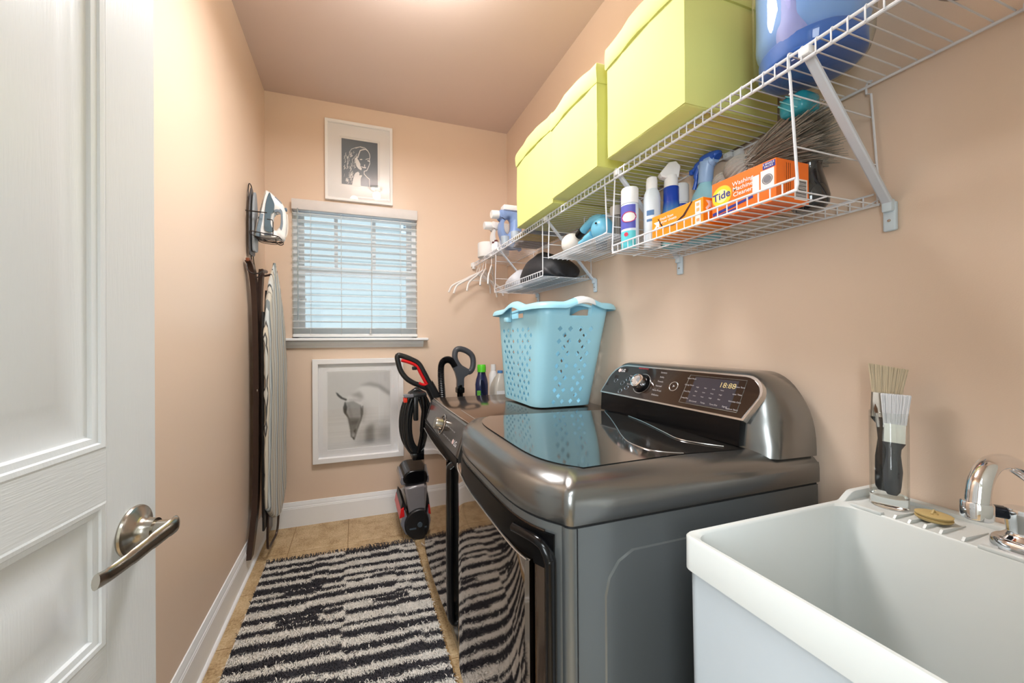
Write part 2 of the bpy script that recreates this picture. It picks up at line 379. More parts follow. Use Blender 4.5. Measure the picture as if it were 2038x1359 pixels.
# ---- door (opened against the left wall) with lever
th = math.radians(8.4); dv = Vector((math.sin(th), math.cos(th), 0)); dn = Vector((dv.y, -dv.x, 0)); P0 = Vector((-.354, .763, 0))
def DP(s, z, d=0): return P0+dv*s+Vector((0, 0, z))-dn*d          # d = depth below the face
S1, S0 = .055, -.775; SX = [(-.29, -.054), (-.665, -.40)]; ZR = [(.16, .62), (.756, .975), (1.055, 1.92)]
Z1 = 2.03
def dbox(s0, s1, z0, z1, b=None, d0=0, d1=.035):
    b = b or B(); q = [DP(s, z, d) for z in (z0, z1) for d in (d0, d1) for s in (s0, s1)]
    return b.add(q, [(0, 2, 3, 1), (4, 5, 7, 6), (0, 1, 5, 4), (2, 6, 7, 3), (0, 4, 6, 2), (1, 3, 7, 5)])
b = dbox(SX[0][1], S1, .012, Z1); dbox(S0, SX[1][0], .012, Z1, b); dbox(SX[1][1], SX[0][0], .012, Z1, b)
dr = struct('door_1', b, DOORM, smooth=0, bevel=.001)
zz = [.012]+[v for r in ZR for v in r]+[Z1]
for x0, x1 in SX:
    for k in range(0, 8, 2):
        obj('door_rail', dbox(x0, x1, zz[k], zz[k+1]), DOORH, parent=dr, smooth=0)
    for z0, z1 in ZR:
        prof = [(0, 0), (.004, .0), (.008, .004), (.014, .006), (.017, .0095), (.019, .013), (.047, .012), (.0475, .0095), (.072, .003), (.080, .002)]
        prof = [(0, 0), (.003, -.001), (.010, .0005), (.016, .004), (.020, .009), (.024, .0115), (.046, .0125), (.047, .0105), (.049, .003), (.055, .002)]
        rings = [[DP(x0+q, z0+q, d), DP(x1-q, z0+q, d), DP(x1-q, z1-q, d), DP(x0+q, z1-q, d)] for q, d in
                 [(0, 0), (.003, -.0008), (.009, .0004), (.011, .003), (.019, .005), (.022, .009), (.026, .0105), (.047, .0115), (.078, .004), (.080, .0035)]]
        bb = B().loft(rings, caps=False); bb.f.append(tuple(len(bb.v)-4+k for k in range(4)))
        obj('door_panel', bb, DOORM, parent=dr, smooth=20)
obj('door_back', dbox(S0, S1, .012, Z1, d0=.034, d1=.0352), DOORM, parent=dr, smooth=0)
# lever handle: rose, neck, curved lever
ls, lz = 0.0, .902
hd = obj('door_handle', B().lathe([(.0, 0), (.0395, 0), (.0405, .003), (.039, .006), (.034, .008), (.031, .0105), (.024, .013), (.019, .019), (.0175, .028), (.0175, .034), (.0, .034)], DP(ls, lz), 40, axis=dn), NICKEL, parent=dr)
nk = DP(ls, lz)
def LP(s_, z_, d_): return P0+dv*s_+Vector((0, 0, z_))+dn*d_
obj('lever', B().cyl(nk+dn*.030, nk+dn*.056, .0135, n=24)
    .tube(cr([LP(.014, .903, .056), LP(.004, .905, .060), LP(-.014, .904, .0585), LP(-.036, .899, .052), LP(-.060, .893, .045), LP(-.083, .888, .038), LP(-.104, .887, .035), LP(-.126, .892, .038)], 4),
          [.0125]*3+[.0140]*5+[.0130]*5+[.0118]*5+[.0108]*6+[.0105]*5, 14, flat=.45, up=(0, 0, 1)), NICKEL, parent=hd)
obj('latch_plate', B().box(0, .001, 0, .03, 0, .06), NICKEL, parent=dr) if 0 else None
# hinges
obj('hinge', B().cyl(DP(S0-.004, .3, .0), DP(S0-.004, .39, .0), .007).cyl(DP(S0-.004, 1.65, .0), DP(S0-.004, 1.74, .0), .007), NICKEL, parent=dr)

# ---- ceiling fixture (above the frame; it lights the room)
cf = thing('ceiling_light', 'four globe ceiling light on a nickel bar above the laundry room', 'lamp', (.22, 1.3, ZC))
obj('canopy', B().lathe([(.0, 0), (.07, 0), (.07, -.012), (.05, -.03), (.012, -.04), (.012, -.11), (0, -.11)], (.22, 1.3, ZC), 24), NICKEL, parent=cf)
obj('arm', B().cyl((.0, 1.3, ZC-.11), (.44, 1.3, ZC-.11), .008).cyl((.22, 1.12, ZC-.11), (.22, 1.48, ZC-.11), .008), NICKEL, parent=cf)
GL = M('warm_globe_glass', (255, 236, 208), .3, emis=14.)
for q in ((0, 0), (.44, 0), (.22, -.18), (.22, .18)):
    obj('globe', B().sph((q[0], 1.3+q[1], ZC-.15), .04, 16), GL, parent=cf)
# ============================================================ dryer (near, glass-look lid and rear console)
Y0, Y1, XBK, SZ = .628, 1.314, 1.128, .847
YC = (Y0+Y1)/2; HW_ = (Y1-Y0)/2
def bow(y):
    t = max(-1, min(1, (y-YC)/HW_)); return .41-.079*(1-abs(t)**5)
def outline(d=0., xb=XBK, back=0., r=.02, n=28):
    """ring: front edge from far to near, near side, back, far side (inset by d)"""
    pts = []; ya, yb = Y0+d, Y1-d
    def fx(y): return bow(YC+(y-YC)*HW_/(HW_-d*.9))+d
    for k in range(n+1):
        y = yb-r+(ya+r-(yb-r))*k/n; pts.append((fx(y), y))
    for k in range(1, 7):
        a = PI/2*k/6; pts.append((fx(ya+r)+r-r*math.cos(a), ya+r-r*math.sin(a)))
    for k in range(1, 8): pts.append((fx(ya)+r+(xb-back-fx(ya)-r)*k/7, ya))
    for k in range(1, 8): pts.append((xb-back, ya+(yb-ya)*k/7))
    for k in range(1, 8): pts.append((xb-back-(xb-back-fx(yb)-r)*k/7, yb))
    for k in range(1, 6):
        a = PI/2*(1-k/6); pts.append((fx(yb-r)+r-r*math.cos(a), yb-r+r*math.sin(a)))
    return pts
dry = thing('clothes_dryer', 'graphite steel clothes dryer with curved top and rear control console, nearest the sink', 'dryer', (.75, YC, 0))
def R(d, z, **k): return [(x, y, z-(.012*max(0, (x-.45)/.68) if z > .9 else 0)) for x, y in outline(d, **k)]
obj('body', B().loft([R(.004, .02), R(.004, SZ-.004)]), STEELS, parent=dry, smooth=30)
obj('seam', B().loft([R(.007, SZ-.006), R(.007, SZ+.003)]), BLACKM, parent=dry)
rings = [R(.002, SZ+.0015), R(0, SZ+.004), R(0, .885), R(.0015, .900), R(.005, .912), R(.011, .920), R(.022, .929), R(.036, .936), R(.052, .940), R(.06, .9415)]
obj('top_lid', B().loft(rings), STEELB, parent=dry, smooth=60)
# glossy lid panel in front, deck with a curved step behind, coloured dark as the console's reflection
def inner(x0o, n=24):
    pts = []
    for k in range(n+1):
        y = Y1-.055-(Y1-Y0-.11)*k/n; pts.append((bow(YC+(y-YC)*HW_/(HW_-.05))+.062+x0o, y))
    return pts
BCK = [(.965, 1.26), (.93, 1.22), (.86, 1.10), (.775, .96), (.72, .87), (.69, .80), (.70, .735), (.76, .70)]
back = [(p.x, p.y) for p in cr([(x, y, 0) for x, y in BCK], 5)]
def zt(x, y): return .9425-.012*max(0, (x-.45)/.68)+.007*(1-((y-YC)/.3)**2)*max(0, 1-((x-.75)/.42)**2)
def patch(poly, n=14, up=0):
    """grid-filled top surface patch from two boundary curves"""
    a, c = poly; bb = B(); N = len(a)
    for i in range(N):
        t = i/(N-1)*(len(c)-1); j = min(int(t), len(c)-2); q = t-j; e = (c[j][0]*(1-q)+c[j+1][0]*q, c[j][1]*(1-q)+c[j+1][1]*q)
        for k in range(n+1):
            x = a[i][0]+(e[0]-a[i][0])*k/n; y = a[i][1]+(e[1]-a[i][1])*k/n; bb.v.append((x, y, zt(x, y)+up))
    bb.f = [(i*(n+1)+k, i*(n+1)+k+1, (i+1)*(n+1)+k+1, (i+1)*(n+1)+k) for i in range(N-1) for k in range(n)]; return bb
obj('lid_glass', patch((inner(0, 35), back)), GLASSL, parent=dry, smooth=80)
base = [(1.0, 1.27), (.99, 1.2), (.975, 1.0), (.965, .85), (.965, .74), (.95, .69)]
obj('rear_deck', patch(([back[0]]+back[1:], base), 8, up=-.0006), DECK, parent=dry, smooth=80)
swo = [(x, y, zt(x, y)+.0012) for x, y in [(.985, 1.24), (.955, 1.14), (.915, 1.0), (.87, .87), (.85, .80), (.875, .75), (.91, .715)]]
obj('deck_crease', B().tube(cr(swo, 6), .0016, 6), SILVER, parent=dry)
lid_edge = [(x, y, zt(x, y)+.0006) for x, y in back]
obj('lid_edge', B().tube(lid_edge, .0011, 6), SILVER, parent=dry)
# console
def console_side(y, k):
    """profile (x,z) at station k in 0..1 (0 = the end, 1 = full)"""
    return None
def con_ring(y, e):
    # e: 0 at the outer end .. 1 full height; rounded shoulder
    H = .945+(1.127-.945)*e; fr = .955+.05*(1-e)
    P = [(1.128, .915), (fr+.0, .918), (fr+.004, .945), (fr+.012, .945+(H-.945)*.32), (fr+.03, .945+(H-.945)*.62), (fr+.052, .945+(H-.945)*.88), (fr+.066, H-.004), (fr+.085, H), (1.115, H-.002), (1.128, H-.015)]
    return [(min(x, 1.128), y, z) for x, z in P]
rings = []
ys = []
for k in range(13):
    a = PI/2*k/12; e = math.sin(a)**.9; ys.append((Y0+.006+.105*(1-math.cos(a)), e))
ring_near = [con_ring(y, max(e, .02)) for y, e in ys]
ys2 = [(Y1-.012-(y-Y0-.006), e) for y, e in reversed(ys)]
cons = obj('console', B().loft(ring_near+[con_ring(y, max(e, .02)) for y, e in ys2]), STEELB, parent=dry, smooth=60)
# panel plane from (.948,1.007) up to (1.008,1.112)
PA, PB = Vector((.949, 0, 1.004)), Vector((1.010, 0, 1.116)); pu = (PB-PA).normalized(); pl = (PB-PA).length; pn = Vector((-pu.z, 0, pu.x))
def PP(y, t, d=0): return PA+pu*(pl*t)+Vector((0, y, 0))+pn*d      # t 0..1 up the panel, d proud of it
def panel_poly(g=0.):
    pts = [(.690+g, 0+g/pl), (1.268-g, 0+g/pl)]
    for k in range(7): a = PI/2*k/6; pts.append((1.258-.075+.075*math.cos(a)-g, 1-.62+.62*math.sin(a)-g/pl))
    for k in range(7): a = PI/2*(1-k/6); pts.append((.668+.05-.05*math.cos(a)+g, 1-.42+.42*math.sin(a)-g/pl))
    return pts
def ppoly(pts, d0, d1): return B().loft([[PP(y, t, d0) for y, t in pts], [PP(y, t, d1) for y, t in pts]])
obj('bezel', ppoly(panel_poly(), -.012, .0040), SILVER, parent=cons, smooth=30)
pan = obj('control_panel', ppoly(panel_poly(.0055), .003, .0052), PANELM, parent=cons, smooth=30)
# dark recess under the panel
obj('recess', B().loft([[(.944, y, .938), (.9475, y, 1.004), (1.0, y, 1.0), (1.0, y, .938)] for y in (.700, 1.262)]), BLACKG, parent=cons, smooth=0)
def ptxt(t, y, h, s, mat=TXTW, nm='lettering', bold=0): obj(nm, B().text(t, s, PP(y, h, .0054), (0, -1, 0), pu, .0003, bold), mat, parent=cons, smooth=0)
obj('dial_ring', B().lathe([(.037, 0), (.038, .0012), (.036, .0012)], PP(1.07, .47, .005), 36, axis=pn, caps=False), SILVER, parent=cons)
obj('dial_base', B().lathe([(0, 0), (.034, 0), (.031, .012), (0, .012)], PP(1.07, .47, .005), 32, axis=pn), BLACKG, parent=cons)
obj('dial', B().lathe([(0, .01), (.026, .01), (.0255, .026), (.024, .030), (.0195, .031), (.018, .0285), (0, .0280)], PP(1.07, .47, .005), 36, axis=pn), CHROME, parent=cons)
obj('start_button', B().lathe([(.0155, 0), (.017, .001), (.0155, .0018), (.014, .001)], PP(.935, .52, .005), 28, axis=pn, caps=False), SILVER, parent=cons)
ptxt('>', .935, .52, .014)
# display window with its outline
dp = [(.915, .06), (.715, .06), (.715, .90), (.915, .90)]
dp = [(.712, .14), (.715, .87), (.890, .87), (.893, .14)]
obj('display_outline', B().tube([PP(y, t, .0056) for y, t in dp], .0009, 5, closed=True), SILVER, parent=cons)
obj('display', ppoly([(.735, .16), (.735, .84), (.87, .84), (.87, .16)], .0050, .0056), M('display_grey', (56, 54, 62), .15, coat=.4), parent=cons, smooth=0)
LED = M('amber_digits', (196, 176, 120), .5, var=0)
obj('digits', B().text('18:88', .022, PP(.762, .70, .006), (0, -1, 0), pu, .0003, .0), LED, parent=cons, smooth=0)
TXTG = M('dim_lettering', (176, 172, 174), .5, var=0)
def lab(t, s_, y, h): obj('lettering', B().text(t, s_, PP(y, h, .0058), (0, -1, 0), pu, .0003), TXTG, parent=cons, smooth=0)
for i, t in enumerate(['Steam Fresh', 'Energy Saver', 'Time Dry', 'Damp Dry']): lab(t, .0062, .880, .78-.17*i)
for i, t in enumerate(['More Time', 'Less Time', 'Wrinkle Care', 'Reduce Static']): lab(t, .0062, .727, .70-.17*i)
for i, t in enumerate(['Dry Level', 'Temp.', 'Time Dry', 'Signal']): lab(t, .0062, .848-.033*i, .22)
for i in range(4):
    for j in range(3): lab(['High', 'Mid', 'Low', 'Very'][(i+j) % 4], .0052, .85-.026*i, .58-.11*j)
for i, t in enumerate(['Sanitary', 'Bulky', 'Towels', 'Normal', 'Perm Press', 'Delicates']): lab(t, .0082, .993, .86-.13*i)
for i, t in enumerate(['Steam Fresh', 'Speed Dry', 'Sportswear']): lab(t, .0075, 1.122, .66-.13*i)
ptxt('SteamSanitary', 1.09, .93, .0085, M('red_lettering', (190, 60, 70), .5, var=0))
ptxt('LG', 1.187, .80, .017, bold=.01)
obj('logo_disc', B().lathe([(0, 0), (.0075, 0), (.0075, .0006), (0, .0006)], PP(1.207, .80, .0052), 20, axis=pn), M('pale_pink_logo', (224, 196, 192), .4, var=0), parent=cons)
for yy, hh in ((1.205, .45), (1.165, .40), (1.135, .28), (1.16, .14), (1.145, .55)):
    obj('touch_button', B().lathe([(.0085, 0), (.0095, .0007), (.0085, .0012), (.0075, .0007)], PP(yy, hh, .005), 18, axis=pn, caps=False), M('button_ring_blue_grey', (96, 110, 120), .3, metal=.6), parent=cons)
# front: handle slot, door glass, pillar trims; all follow the bowed front
def fp(y, z, d=0):
    x = bow(y); s = (bow(y+.002)-bow(y-.002))/.004; n_ = Vector((-1, s, 0)).normalized(); return Vector((x+.004, y, z))+n_*d
def fpatch(ya, yb, z0f, z1f, d0, d1, n=40, m=1):
    rings = []
    for k in range(n+1):
        y = ya+(yb-ya)*k/n; z0, z1 = z0f(y), z1f(y); ring = [fp(y, z0+(z1-z0)*j/m, d1) for j in range(m+1)]+[fp(y, z1-(z1-z0)*j/m, d0) for j in range(m+1)]
        rings.append(ring)
    return B().loft(rings)
slot_t = lambda y: .817-.0*(y-.7)
slot_b = lambda y: .758+.022*max(0, (y-1.05)/.2)
obj('handle_recess', fpatch(.662, 1.275, lambda y: .750, lambda y: .822, -.002, .0052), SLOT, parent=dry, smooth=30)
def dxf(y): return .3290+.016*abs((y-.975)/.29)**7
rings = []
for k in range(61):
    y = .700+.566*k/60; x = dxf(y); t_ = slot_b(y); e_ = .004 if k in (0, 60) else 0
    rings.append([(bow(y)+.004, y, .10), (x+.003+e_, y, .10), (x+e_, y, .104), (x+e_, y, .42), (x+e_, y, t_-.003), (x+.003+e_, y, t_), (bow(y)+.004, y, t_)])
ddr = obj('dryer_door', B().loft(rings), DGLASS, parent=dry, smooth=14)
obj('door_trim', B().tube([(dxf(.702+.562*k/40)-.0005, .702+.562*k/40, slot_b(.702+.562*k/40)) for k in range(41)], .0024, 6), SILVER, parent=ddr)
# black vertical edge that turns under the slot (hinge side handle)
pil = [fp(.76, .800, .004), fp(.70, .805, .007), fp(.678, .799, .010), fp(.667, .777, .011), fp(.665, .74, .011), fp(.665, .5, .011), fp(.665, .15, .011)]
obj('door_edge_trim', B().tube(cr(pil, 6), .0135, 12, flat=.8), BLACKG, parent=dry)
obj('door_frame', fpatch(.680, 1.285, lambda y: .085, lambda y: .826, -.002, .0022), M('bronze_frame', (108, 92, 80), .12, metal=.9), parent=dry, smooth=30)
# side panel: embossed stiffening swage on the near side
sw = [(.478, .10), (.478, .70), (.487, .735), (.510, .765), (.545, .782), (1.00, .782), (1.03, .765), (1.04, .74), (1.04, .10)]
obj('side_panel', B().loft([[(x, Y0+.0045, z) for x, z in sw], [(x+(.004 if x < .7 else -.004), Y0+.0018, z-.004 if z > .2 else z) for x, z in sw]]), STEELS, parent=dry, smooth=20)
obj('panel_joint', B().box(.4145, .4158, Y0+.002, Y0+.005, .02, SZ-.004), BLACKM, parent=dry, smooth=0)
for x, y in ((.46, .68), (.46, 1.26), (1.08, .68), (1.08, 1.26)): obj('foot', B().cyl((x, y, 0), (x, y, .022), .018, n=12), BLACKM, parent=dry)

# ============================================================ washer (far)
wz = .898; A0, A1 = 1.334, 2.005
wsh = thing('washing_machine', 'graphite front loading washing machine with round door, between dryer and back wall', 'washer', (.76, 1.67, 0))
def wfx(z): return .365+.05*max(0, min(1, (z-.76)/.13))**1.6
def wprof(ya, yb, dx=0):
    prof = [(.385, .02), (.378, .05), (.376, .50), (.374, .735), (.366, .752), (.365, .775), (.374, .81), (.390, .86), (.402, .889), (.410, .896), (.425, wz), (1.12, wz), (1.12, .02)]
    return [[(x+dx, y, z) for x, z in prof] for y in (ya, yb)]
obj('body', B().loft(wprof(A0, A1)), STEELB, parent=wsh, smooth=30)
obj('top', B().rbox(.408, 1.12, A0, A1, wz-.004, wz+.005, .004), M('brown_graphite_top', (128, 108, 94), .14, metal=.9, var=.01), parent=wsh)
obj('top_trim', B().tube([(.412, A0+.004, wz+.003), (.408, (A0+A1)/2, wz+.003), (.412, A1-.004, wz+.003)], .0022, 6).cyl((.455, A0+.01, wz+.0055), (.455, 1.60, wz+.0055), .0015, n=6), SILVER, parent=wsh)
# control band glass (follows the slanted fascia)
def wb(y, t, d=0):  # t 0..1 up the fascia
    a, c = Vector((.3655, 0, .775)), Vector((.4035, 0, .889)); u = (c-a).normalized(); n_ = Vector((-u.z, 0, u.x)); return a+(c-a)*t+Vector((0, y, 0))+n_*d
obj('control_band', B().loft([[wb(y, t, .004 if abs(y-1.67) < .325 else .001) for t in (0, .25, .5, .75, 1)]+[wb(y, t, -.01) for t in (1, 0)] for y in [A0+.006, A0+.012]+[A0+.03+.61*k/12 for k in range(13)]+[A1-.012, A1-.006]]), M('graphite_fascia', (110, 104, 102), .14, metal=.85), parent=wsh, smooth=40)
wn_ = (wb(1, 0, 1)-wb(1, 0, 0)); wu = (wb(1, 1)-wb(1, 0)).normalized()
obj('dial_ring', B().lathe([(.044, 0), (.046, .002), (.043, .004), (.041, .002)], wb(1.66, .50, .004), 32, axis=wn_, caps=False), SILVER, parent=wsh)
obj('dial', B().lathe([(0, 0), (.028, 0), (.026, .03), (.024, .036), (0, .036)], wb(1.66, .50, .004), 24, axis=wn_), NICKEL, parent=wsh)
for i in range(5):
    for j in range(2): obj('lettering', B().text(['Normal', 'Towels', 'Bulky', 'Delicate', 'Speed'][i], .0085, wb(1.585-.032*i, .25+.35*j, .0042), (0, -1, 0), wu, .0003), TXTG, parent=wsh, smooth=0)
obj('brand_lettering', B().text('LG', .03, wb(1.405, .30, .0042), (0, -1, 0), wu, .0003, .01), TXTW, parent=wsh, smooth=0)
obj('logo_disc', B().lathe([(0, 0), (.010, 0), (.010, .0006), (0, .0006)], wb(1.44, .30, .0042), 16, axis=wn_), MATS['pale_pink_logo'], parent=wsh)
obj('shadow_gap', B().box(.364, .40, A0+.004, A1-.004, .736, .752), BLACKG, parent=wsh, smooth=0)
obj('handle_recess', B().loft([[(.392, y, .728), (.364, y, .728+zz_), (.362, y, .772+zz_), (.392, y, .785)] for y, zz_ in ((A0+.008, 0), (1.462, 0), (A1-.004, .020))]), SLOT, parent=wsh, smooth=0)
wd = obj('washer_door', B().loft([[(xx, y, z) for xx, z in ((.384, .09), (.352-b_, .095), (.350-b_, .12), (.349-b_, .42), (.350-b_, zt_-.02), (.351-b_, zt_), (.384, zt_))] for y, b_, zt_ in [(1.462+.5*k/14, .006*math.sin(PI*k/14), .731+.020*k/14) for k in range(15)]]), M('bronze_mirror_glass', (136, 120, 108), .05, metal=1., var=.01), parent=wsh, smooth=14)
obj('door_trim', B().tube([(.351-.006*math.sin(PI*k/14), 1.462+.5*k/14, .732+.020*k/14) for k in range(15)], .0022, 6), SILVER, parent=wd)
obj('door_edge_trim', B().tube(cr([(.378, 1.425, .725), (.362, 1.428, .715), (.356, 1.430, .68), (.355, 1.430, .42), (.356, 1.430, .16), (.362, 1.43, .11), (.38, 1.425, .10)], 5), .026, 14, flat=.55, up=(0, 1, 0)), BLACKG, parent=wd, smooth=60)
obj('kick_panel', B().rbox(.372, .40, A0+.01, A1-.01, .02, .10, .005), STEELB, parent=wsh)
for x, y in ((.43, 1.38), (.43, 1.96), (1.07, 1.38), (1.07, 1.96)): obj('foot', B().cyl((x, y, 0), (x, y, .022), .018, n=12), BLACKM, parent=wsh)

# ============================================================ laundry basket
TEAL = M('aqua_plastic', (164, 222, 242), .32, var=.015, scale=5)
bz = wz+.006; bh = .470
bk = thing('laundry_basket', 'tall aqua plastic laundry basket with diamond holes and white grips on the washer', 'basket', (.93, 1.69, bz))
# perimeter: superellipse-like rounded rectangle, u=0 at near-left corner start, goes along front (+x), right(+y), back(-x), left(-y)
def rrect(hx, hy, r, u):
    """u in 0..1 mapped by arc length over a fixed reference rectangle"""
    segs = [('l', (-hx+r, -hy), (hx-r, -hy)), ('c', (hx-r, -hy+r), -PI/2), ('l', (hx, -hy+r), (hx, hy-r)), ('c', (hx-r, hy-r), 0), ('l', (hx-r, hy), (-hx+r, hy)), ('c', (-hx+r, hy-r), PI/2), ('l', (-hx, hy-r), (-hx, -hy+r)), ('c', (-hx+r, -hy+r), PI)]
    Ls = [2*(hx-r) if i % 4 == 0 else (2*(hy-r) if i % 4 == 2 else PI/2*r) for i in range(8)]
    return segs, Ls
NF, NC, NS = 9, 3, 14          # cells: short faces, corners, long faces
SEQ = [NF, NC, NS, NC, NF, NC, NS, NC]; NU = sum(SEQ)
def bpos(iu, v, off=0.):
    """iu: cell coordinate along the perimeter, v: 0..1 height"""
    hx = .150+.026*v; hy0, hy1 = 1.500-.095*v, 1.895+.055*v
    cx, cy = .926+.014*v, (hy0+hy1)/2; hy = (hy1-hy0)/2; r = .052
    i = iu % NU; k = 0
    while i > SEQ[k]+1e-9: i -= SEQ[k]; k += 1
    t = i/SEQ[k]; hx += off; hy += off; r += off
    if k % 2 == 0:
        a, c = {0: ((-hx+r, -hy), (hx-r, -hy)), 2: ((hx, -hy+r), (hx, hy-r)), 4: ((hx-r, hy), (-hx+r, hy)), 6: ((-hx, hy-r), (-hx, -hy+r))}[k]
        x, y = a[0]+(c[0]-a[0])*t, a[1]+(c[1]-a[1])*t
    else:
        c, a0 = {1: ((hx-r, -hy+r), -PI/2), 3: ((hx-r, hy-r), 0), 5: ((-hx+r, hy-r), PI/2), 7: ((-hx+r, -hy+r), PI)}[k]
        a = a0+PI/2*t; x, y = c[0]+r*math.cos(a), c[1]+r*math.sin(a)
    return Vector((cx+x, cy+y, bz+bh*v))
NV = 13; V0, V1 = .035, .80
def hcol(iu):
    """column pattern: returns local band column (0..2) or None"""
    i = iu; k = 0
    while i >= SEQ[k]: i -= SEQ[k]; k += 1
    if k in (0, 4):
        return {1: 0, 2: 1, 3: 2, 5: 0, 6: 1, 7: 2}.get(i)
    if k in (2, 6): return {1: 0, 2: 1, 3: 2, 4: 3, 5: 4, 7: 0, 8: 1, 9: 2, 10: 3, 11: 4, 12: 5}.get(i)
    return None
b = B(); vid = {}
def bv(iu, v):
    k = (round(iu % NU, 4), round(v, 5))
    if k not in vid: vid[k] = len(b.v); b.v.append(tuple(bpos(iu % NU, v)))
    return vid[k]
for iu in range(NU):
    for j in range(NV):
        v0, v1 = V0+(V1-V0)*j/NV, V0+(V1-V0)*(j+1)/NV; h = hcol(iu)
        if h is not None and (j+h) % 2 == 0:
            c = [(iu, v0), (iu+1, v0), (iu+1, v1), (iu, v1)]; mid = [(iu+.5, v0), (iu+1, (v0+v1)/2), (iu+.5, v1), (iu, (v0+v1)/2)]
            cu, cv = iu+.5, (v0+v1)/2; s = .97
            d_ = [(cu+(m_[0]-cu)*s, cv+(m_[1]-cv)*s) for m_ in mid]
            for q in range(4):
                # corner q lies between mid[q-1] and mid[q]
                b.f.append(tuple(bv(*p) for p in (c[q], mid[q], d_[q], d_[q-1], mid[q-1])))
        else:
            b.f.append(tuple(bv(*p) for p in ([(iu, v0), (iu+.5, v0), (iu+1, v0), (iu+1, (v0+v1)/2), (iu+1, v1), (iu+.5, v1), (iu, v1), (iu, (v0+v1)/2)])))
    # hem below and wall above the lattice
    b.f.append(tuple(bv(*p) for p in ((iu, .015), (iu+1, .015), (iu+1, V0), (iu+.5, V0), (iu, V0))))
HND = {0: (3., 7.), 2: (4, 10), 4: (2., 6.), 6: (5.0, 9.5)}
starts = [sum(SEQ[:k]) for k in range(8)]
def in_h(iu):
    for k, (a, c) in HND.items():
        if starts[k]+a-1e-6 <= iu <= starts[k]+c+1e-6: return k
    return None
def bump(iu):
    for k, (a, c) in HND.items():
        a0, c0 = starts[k]+a-1.6, starts[k]+c+1.6
        if a0 < iu < c0: t = (iu-a0)/(c0-a0); return .055*math.sin(PI*t)**1.5
    return 0.
HS = 2
for i2 in range(NU*HS):
    u0, u1 = i2/HS, (i2+1)/HS; um = (u0+u1)/2
    def vtop(u):
        if in_h(u) is not None: return .895
        return 1.0+bump(u)*.35
    for va, vb in ((V1, .86), (.86, .895), (.895, None)):
        if vb is None:
            if in_h(um) is not None: continue
            b.f.append(tuple(bv(*p) for p in ((u0, .895), (u1, .895), (u1, 1.0+bump(u1)), (u0, 1.0+bump(u0)))))
        elif va == V1:
            q = [(u0, V1), (u1, V1), (u1, .86), (u0, .86)]; b.f.append(tuple(bv(*p) for p in q))
        else: b.f.append(tuple(bv(*p) for p in ((u0, va), (u1, va), (u1, vb), (u0, vb))))
# floor of the basket
nb_ = len(b.v); b.v.append(tuple(Vector((.926, 1.6975, bz+.006))))
for iu in range(NU): b.f.append((bv(iu, .015), nb_, bv(iu+1, .015)))
o = obj('basket_wall', b, TEAL, parent=bk, smooth=50, solid=.003)
# rim: rolled lip swept round the perimeter, rising over the handles
def rim(ua, ub, n, nm, mat, grow=0.):
    rings = []
    for k in range(n+1):
        u = ua+(ub-ua)*k/n; z = bump(u); base_ = 1.0
        def q(off, dz): p = bpos(u, base_, off); p.z += z*bh+dz; return p
        prof = [(-.004-grow, -.004), (-.003-grow, .005+grow), (.006, .0085+grow), (.018, .006+grow), (.028+grow, .0), (.035+grow, -.012), (.036+grow, -.022), (.031, -.023), (.027, -.012), (.018, -.006), (.004, -.004)]
        rings.append([q(a_, d_) for a_, d_ in prof])
    closed = abs(ub-ua-NU) < 1e-6
    return obj(nm, B().loft(rings[:-1] if closed else rings, closed=closed), mat, parent=bk, smooth=50)
rim(0, NU, NU*4, 'rim', TEAL)
for k in (0, 4):
    a, c = HND[k]; rim(starts[k]+a+.5, starts[k]+c-.3, 24, 'hand_grip', WHITEP, .0012)
obj('handle_box', B().rbox(.735, .762, 1.735, 1.775, bz+.405, bz+.43, .004), TEAL, parent=bk)

# ============================================================ utility sink
SNK = M('white_sink_plastic', (212, 216, 214), .34, var=.01)
SX0, SX1, SY0, SY1, ZR_ = .568, 1.146, -.045, .530, .862
sk = thing('utility_sink', 'white moulded laundry sink with deep square bowl beside the dryer', 'sink', (.86, .24, 0))
def rr(x0, x1, y0, y1, z, r=.02, n=5):
    P = []
    for cx, cy, a0 in ((x1-r, y0+r, -PI/2), (x1-r, y1-r, 0), (x0+r, y1-r, PI/2), (x0+r, y0+r, PI)):
        for k in range(n+1): a = a0+PI/2*k/n; P.append((cx+r*math.cos(a), cy+r*math.sin(a), z))
    return P
LX = 1.002   # ledge front edge
ri = [rr(SX0+.006, SX1, SY0+.006, SY1-.006, ZR_-.062), rr(SX0, SX1, SY0, SY1, ZR_-.060), rr(SX0, SX1, SY0, SY1, ZR_-.004), rr(SX0+.003, SX1-.001, SY0+.003, SY1-.003, ZR_, .019),
      rr(SX0+.010, LX, SY0+.010, SY1-.010, ZR_-.0005, .022), rr(SX0+.013, LX-.003, SY0+.013, SY1-.013, ZR_-.005, .03), rr(SX0+.022, LX-.016, SY0+.022, SY1-.022, ZR_-.34, .04), rr(SX0+.06, LX-.05, SY0+.06, SY1-.06, ZR_-.375, .04)]
tb_ = B().loft(ri, caps=False); tb_.f.append(tuple(len(tb_.v)-24+k for k in range(24)))
obj('tub', tb_, SNK, parent=sk, smooth=40)
obj('apron', B().loft([rr(SX0+.012, SX1-.004, SY0+.012, SY1-.012, .03), rr(SX0+.006, SX1-.002, SY0+.006, SY1-.006, ZR_-.0615)], caps=False), M('white_sink_cabinet', (196, 205, 212), .35, var=.01), parent=sk, smooth=30)
obj('toe_base', B().box(SX0+.04, SX1-.02, SY0+.03, SY1-.03, 0, .035), BLACKM, parent=sk, smooth=0)
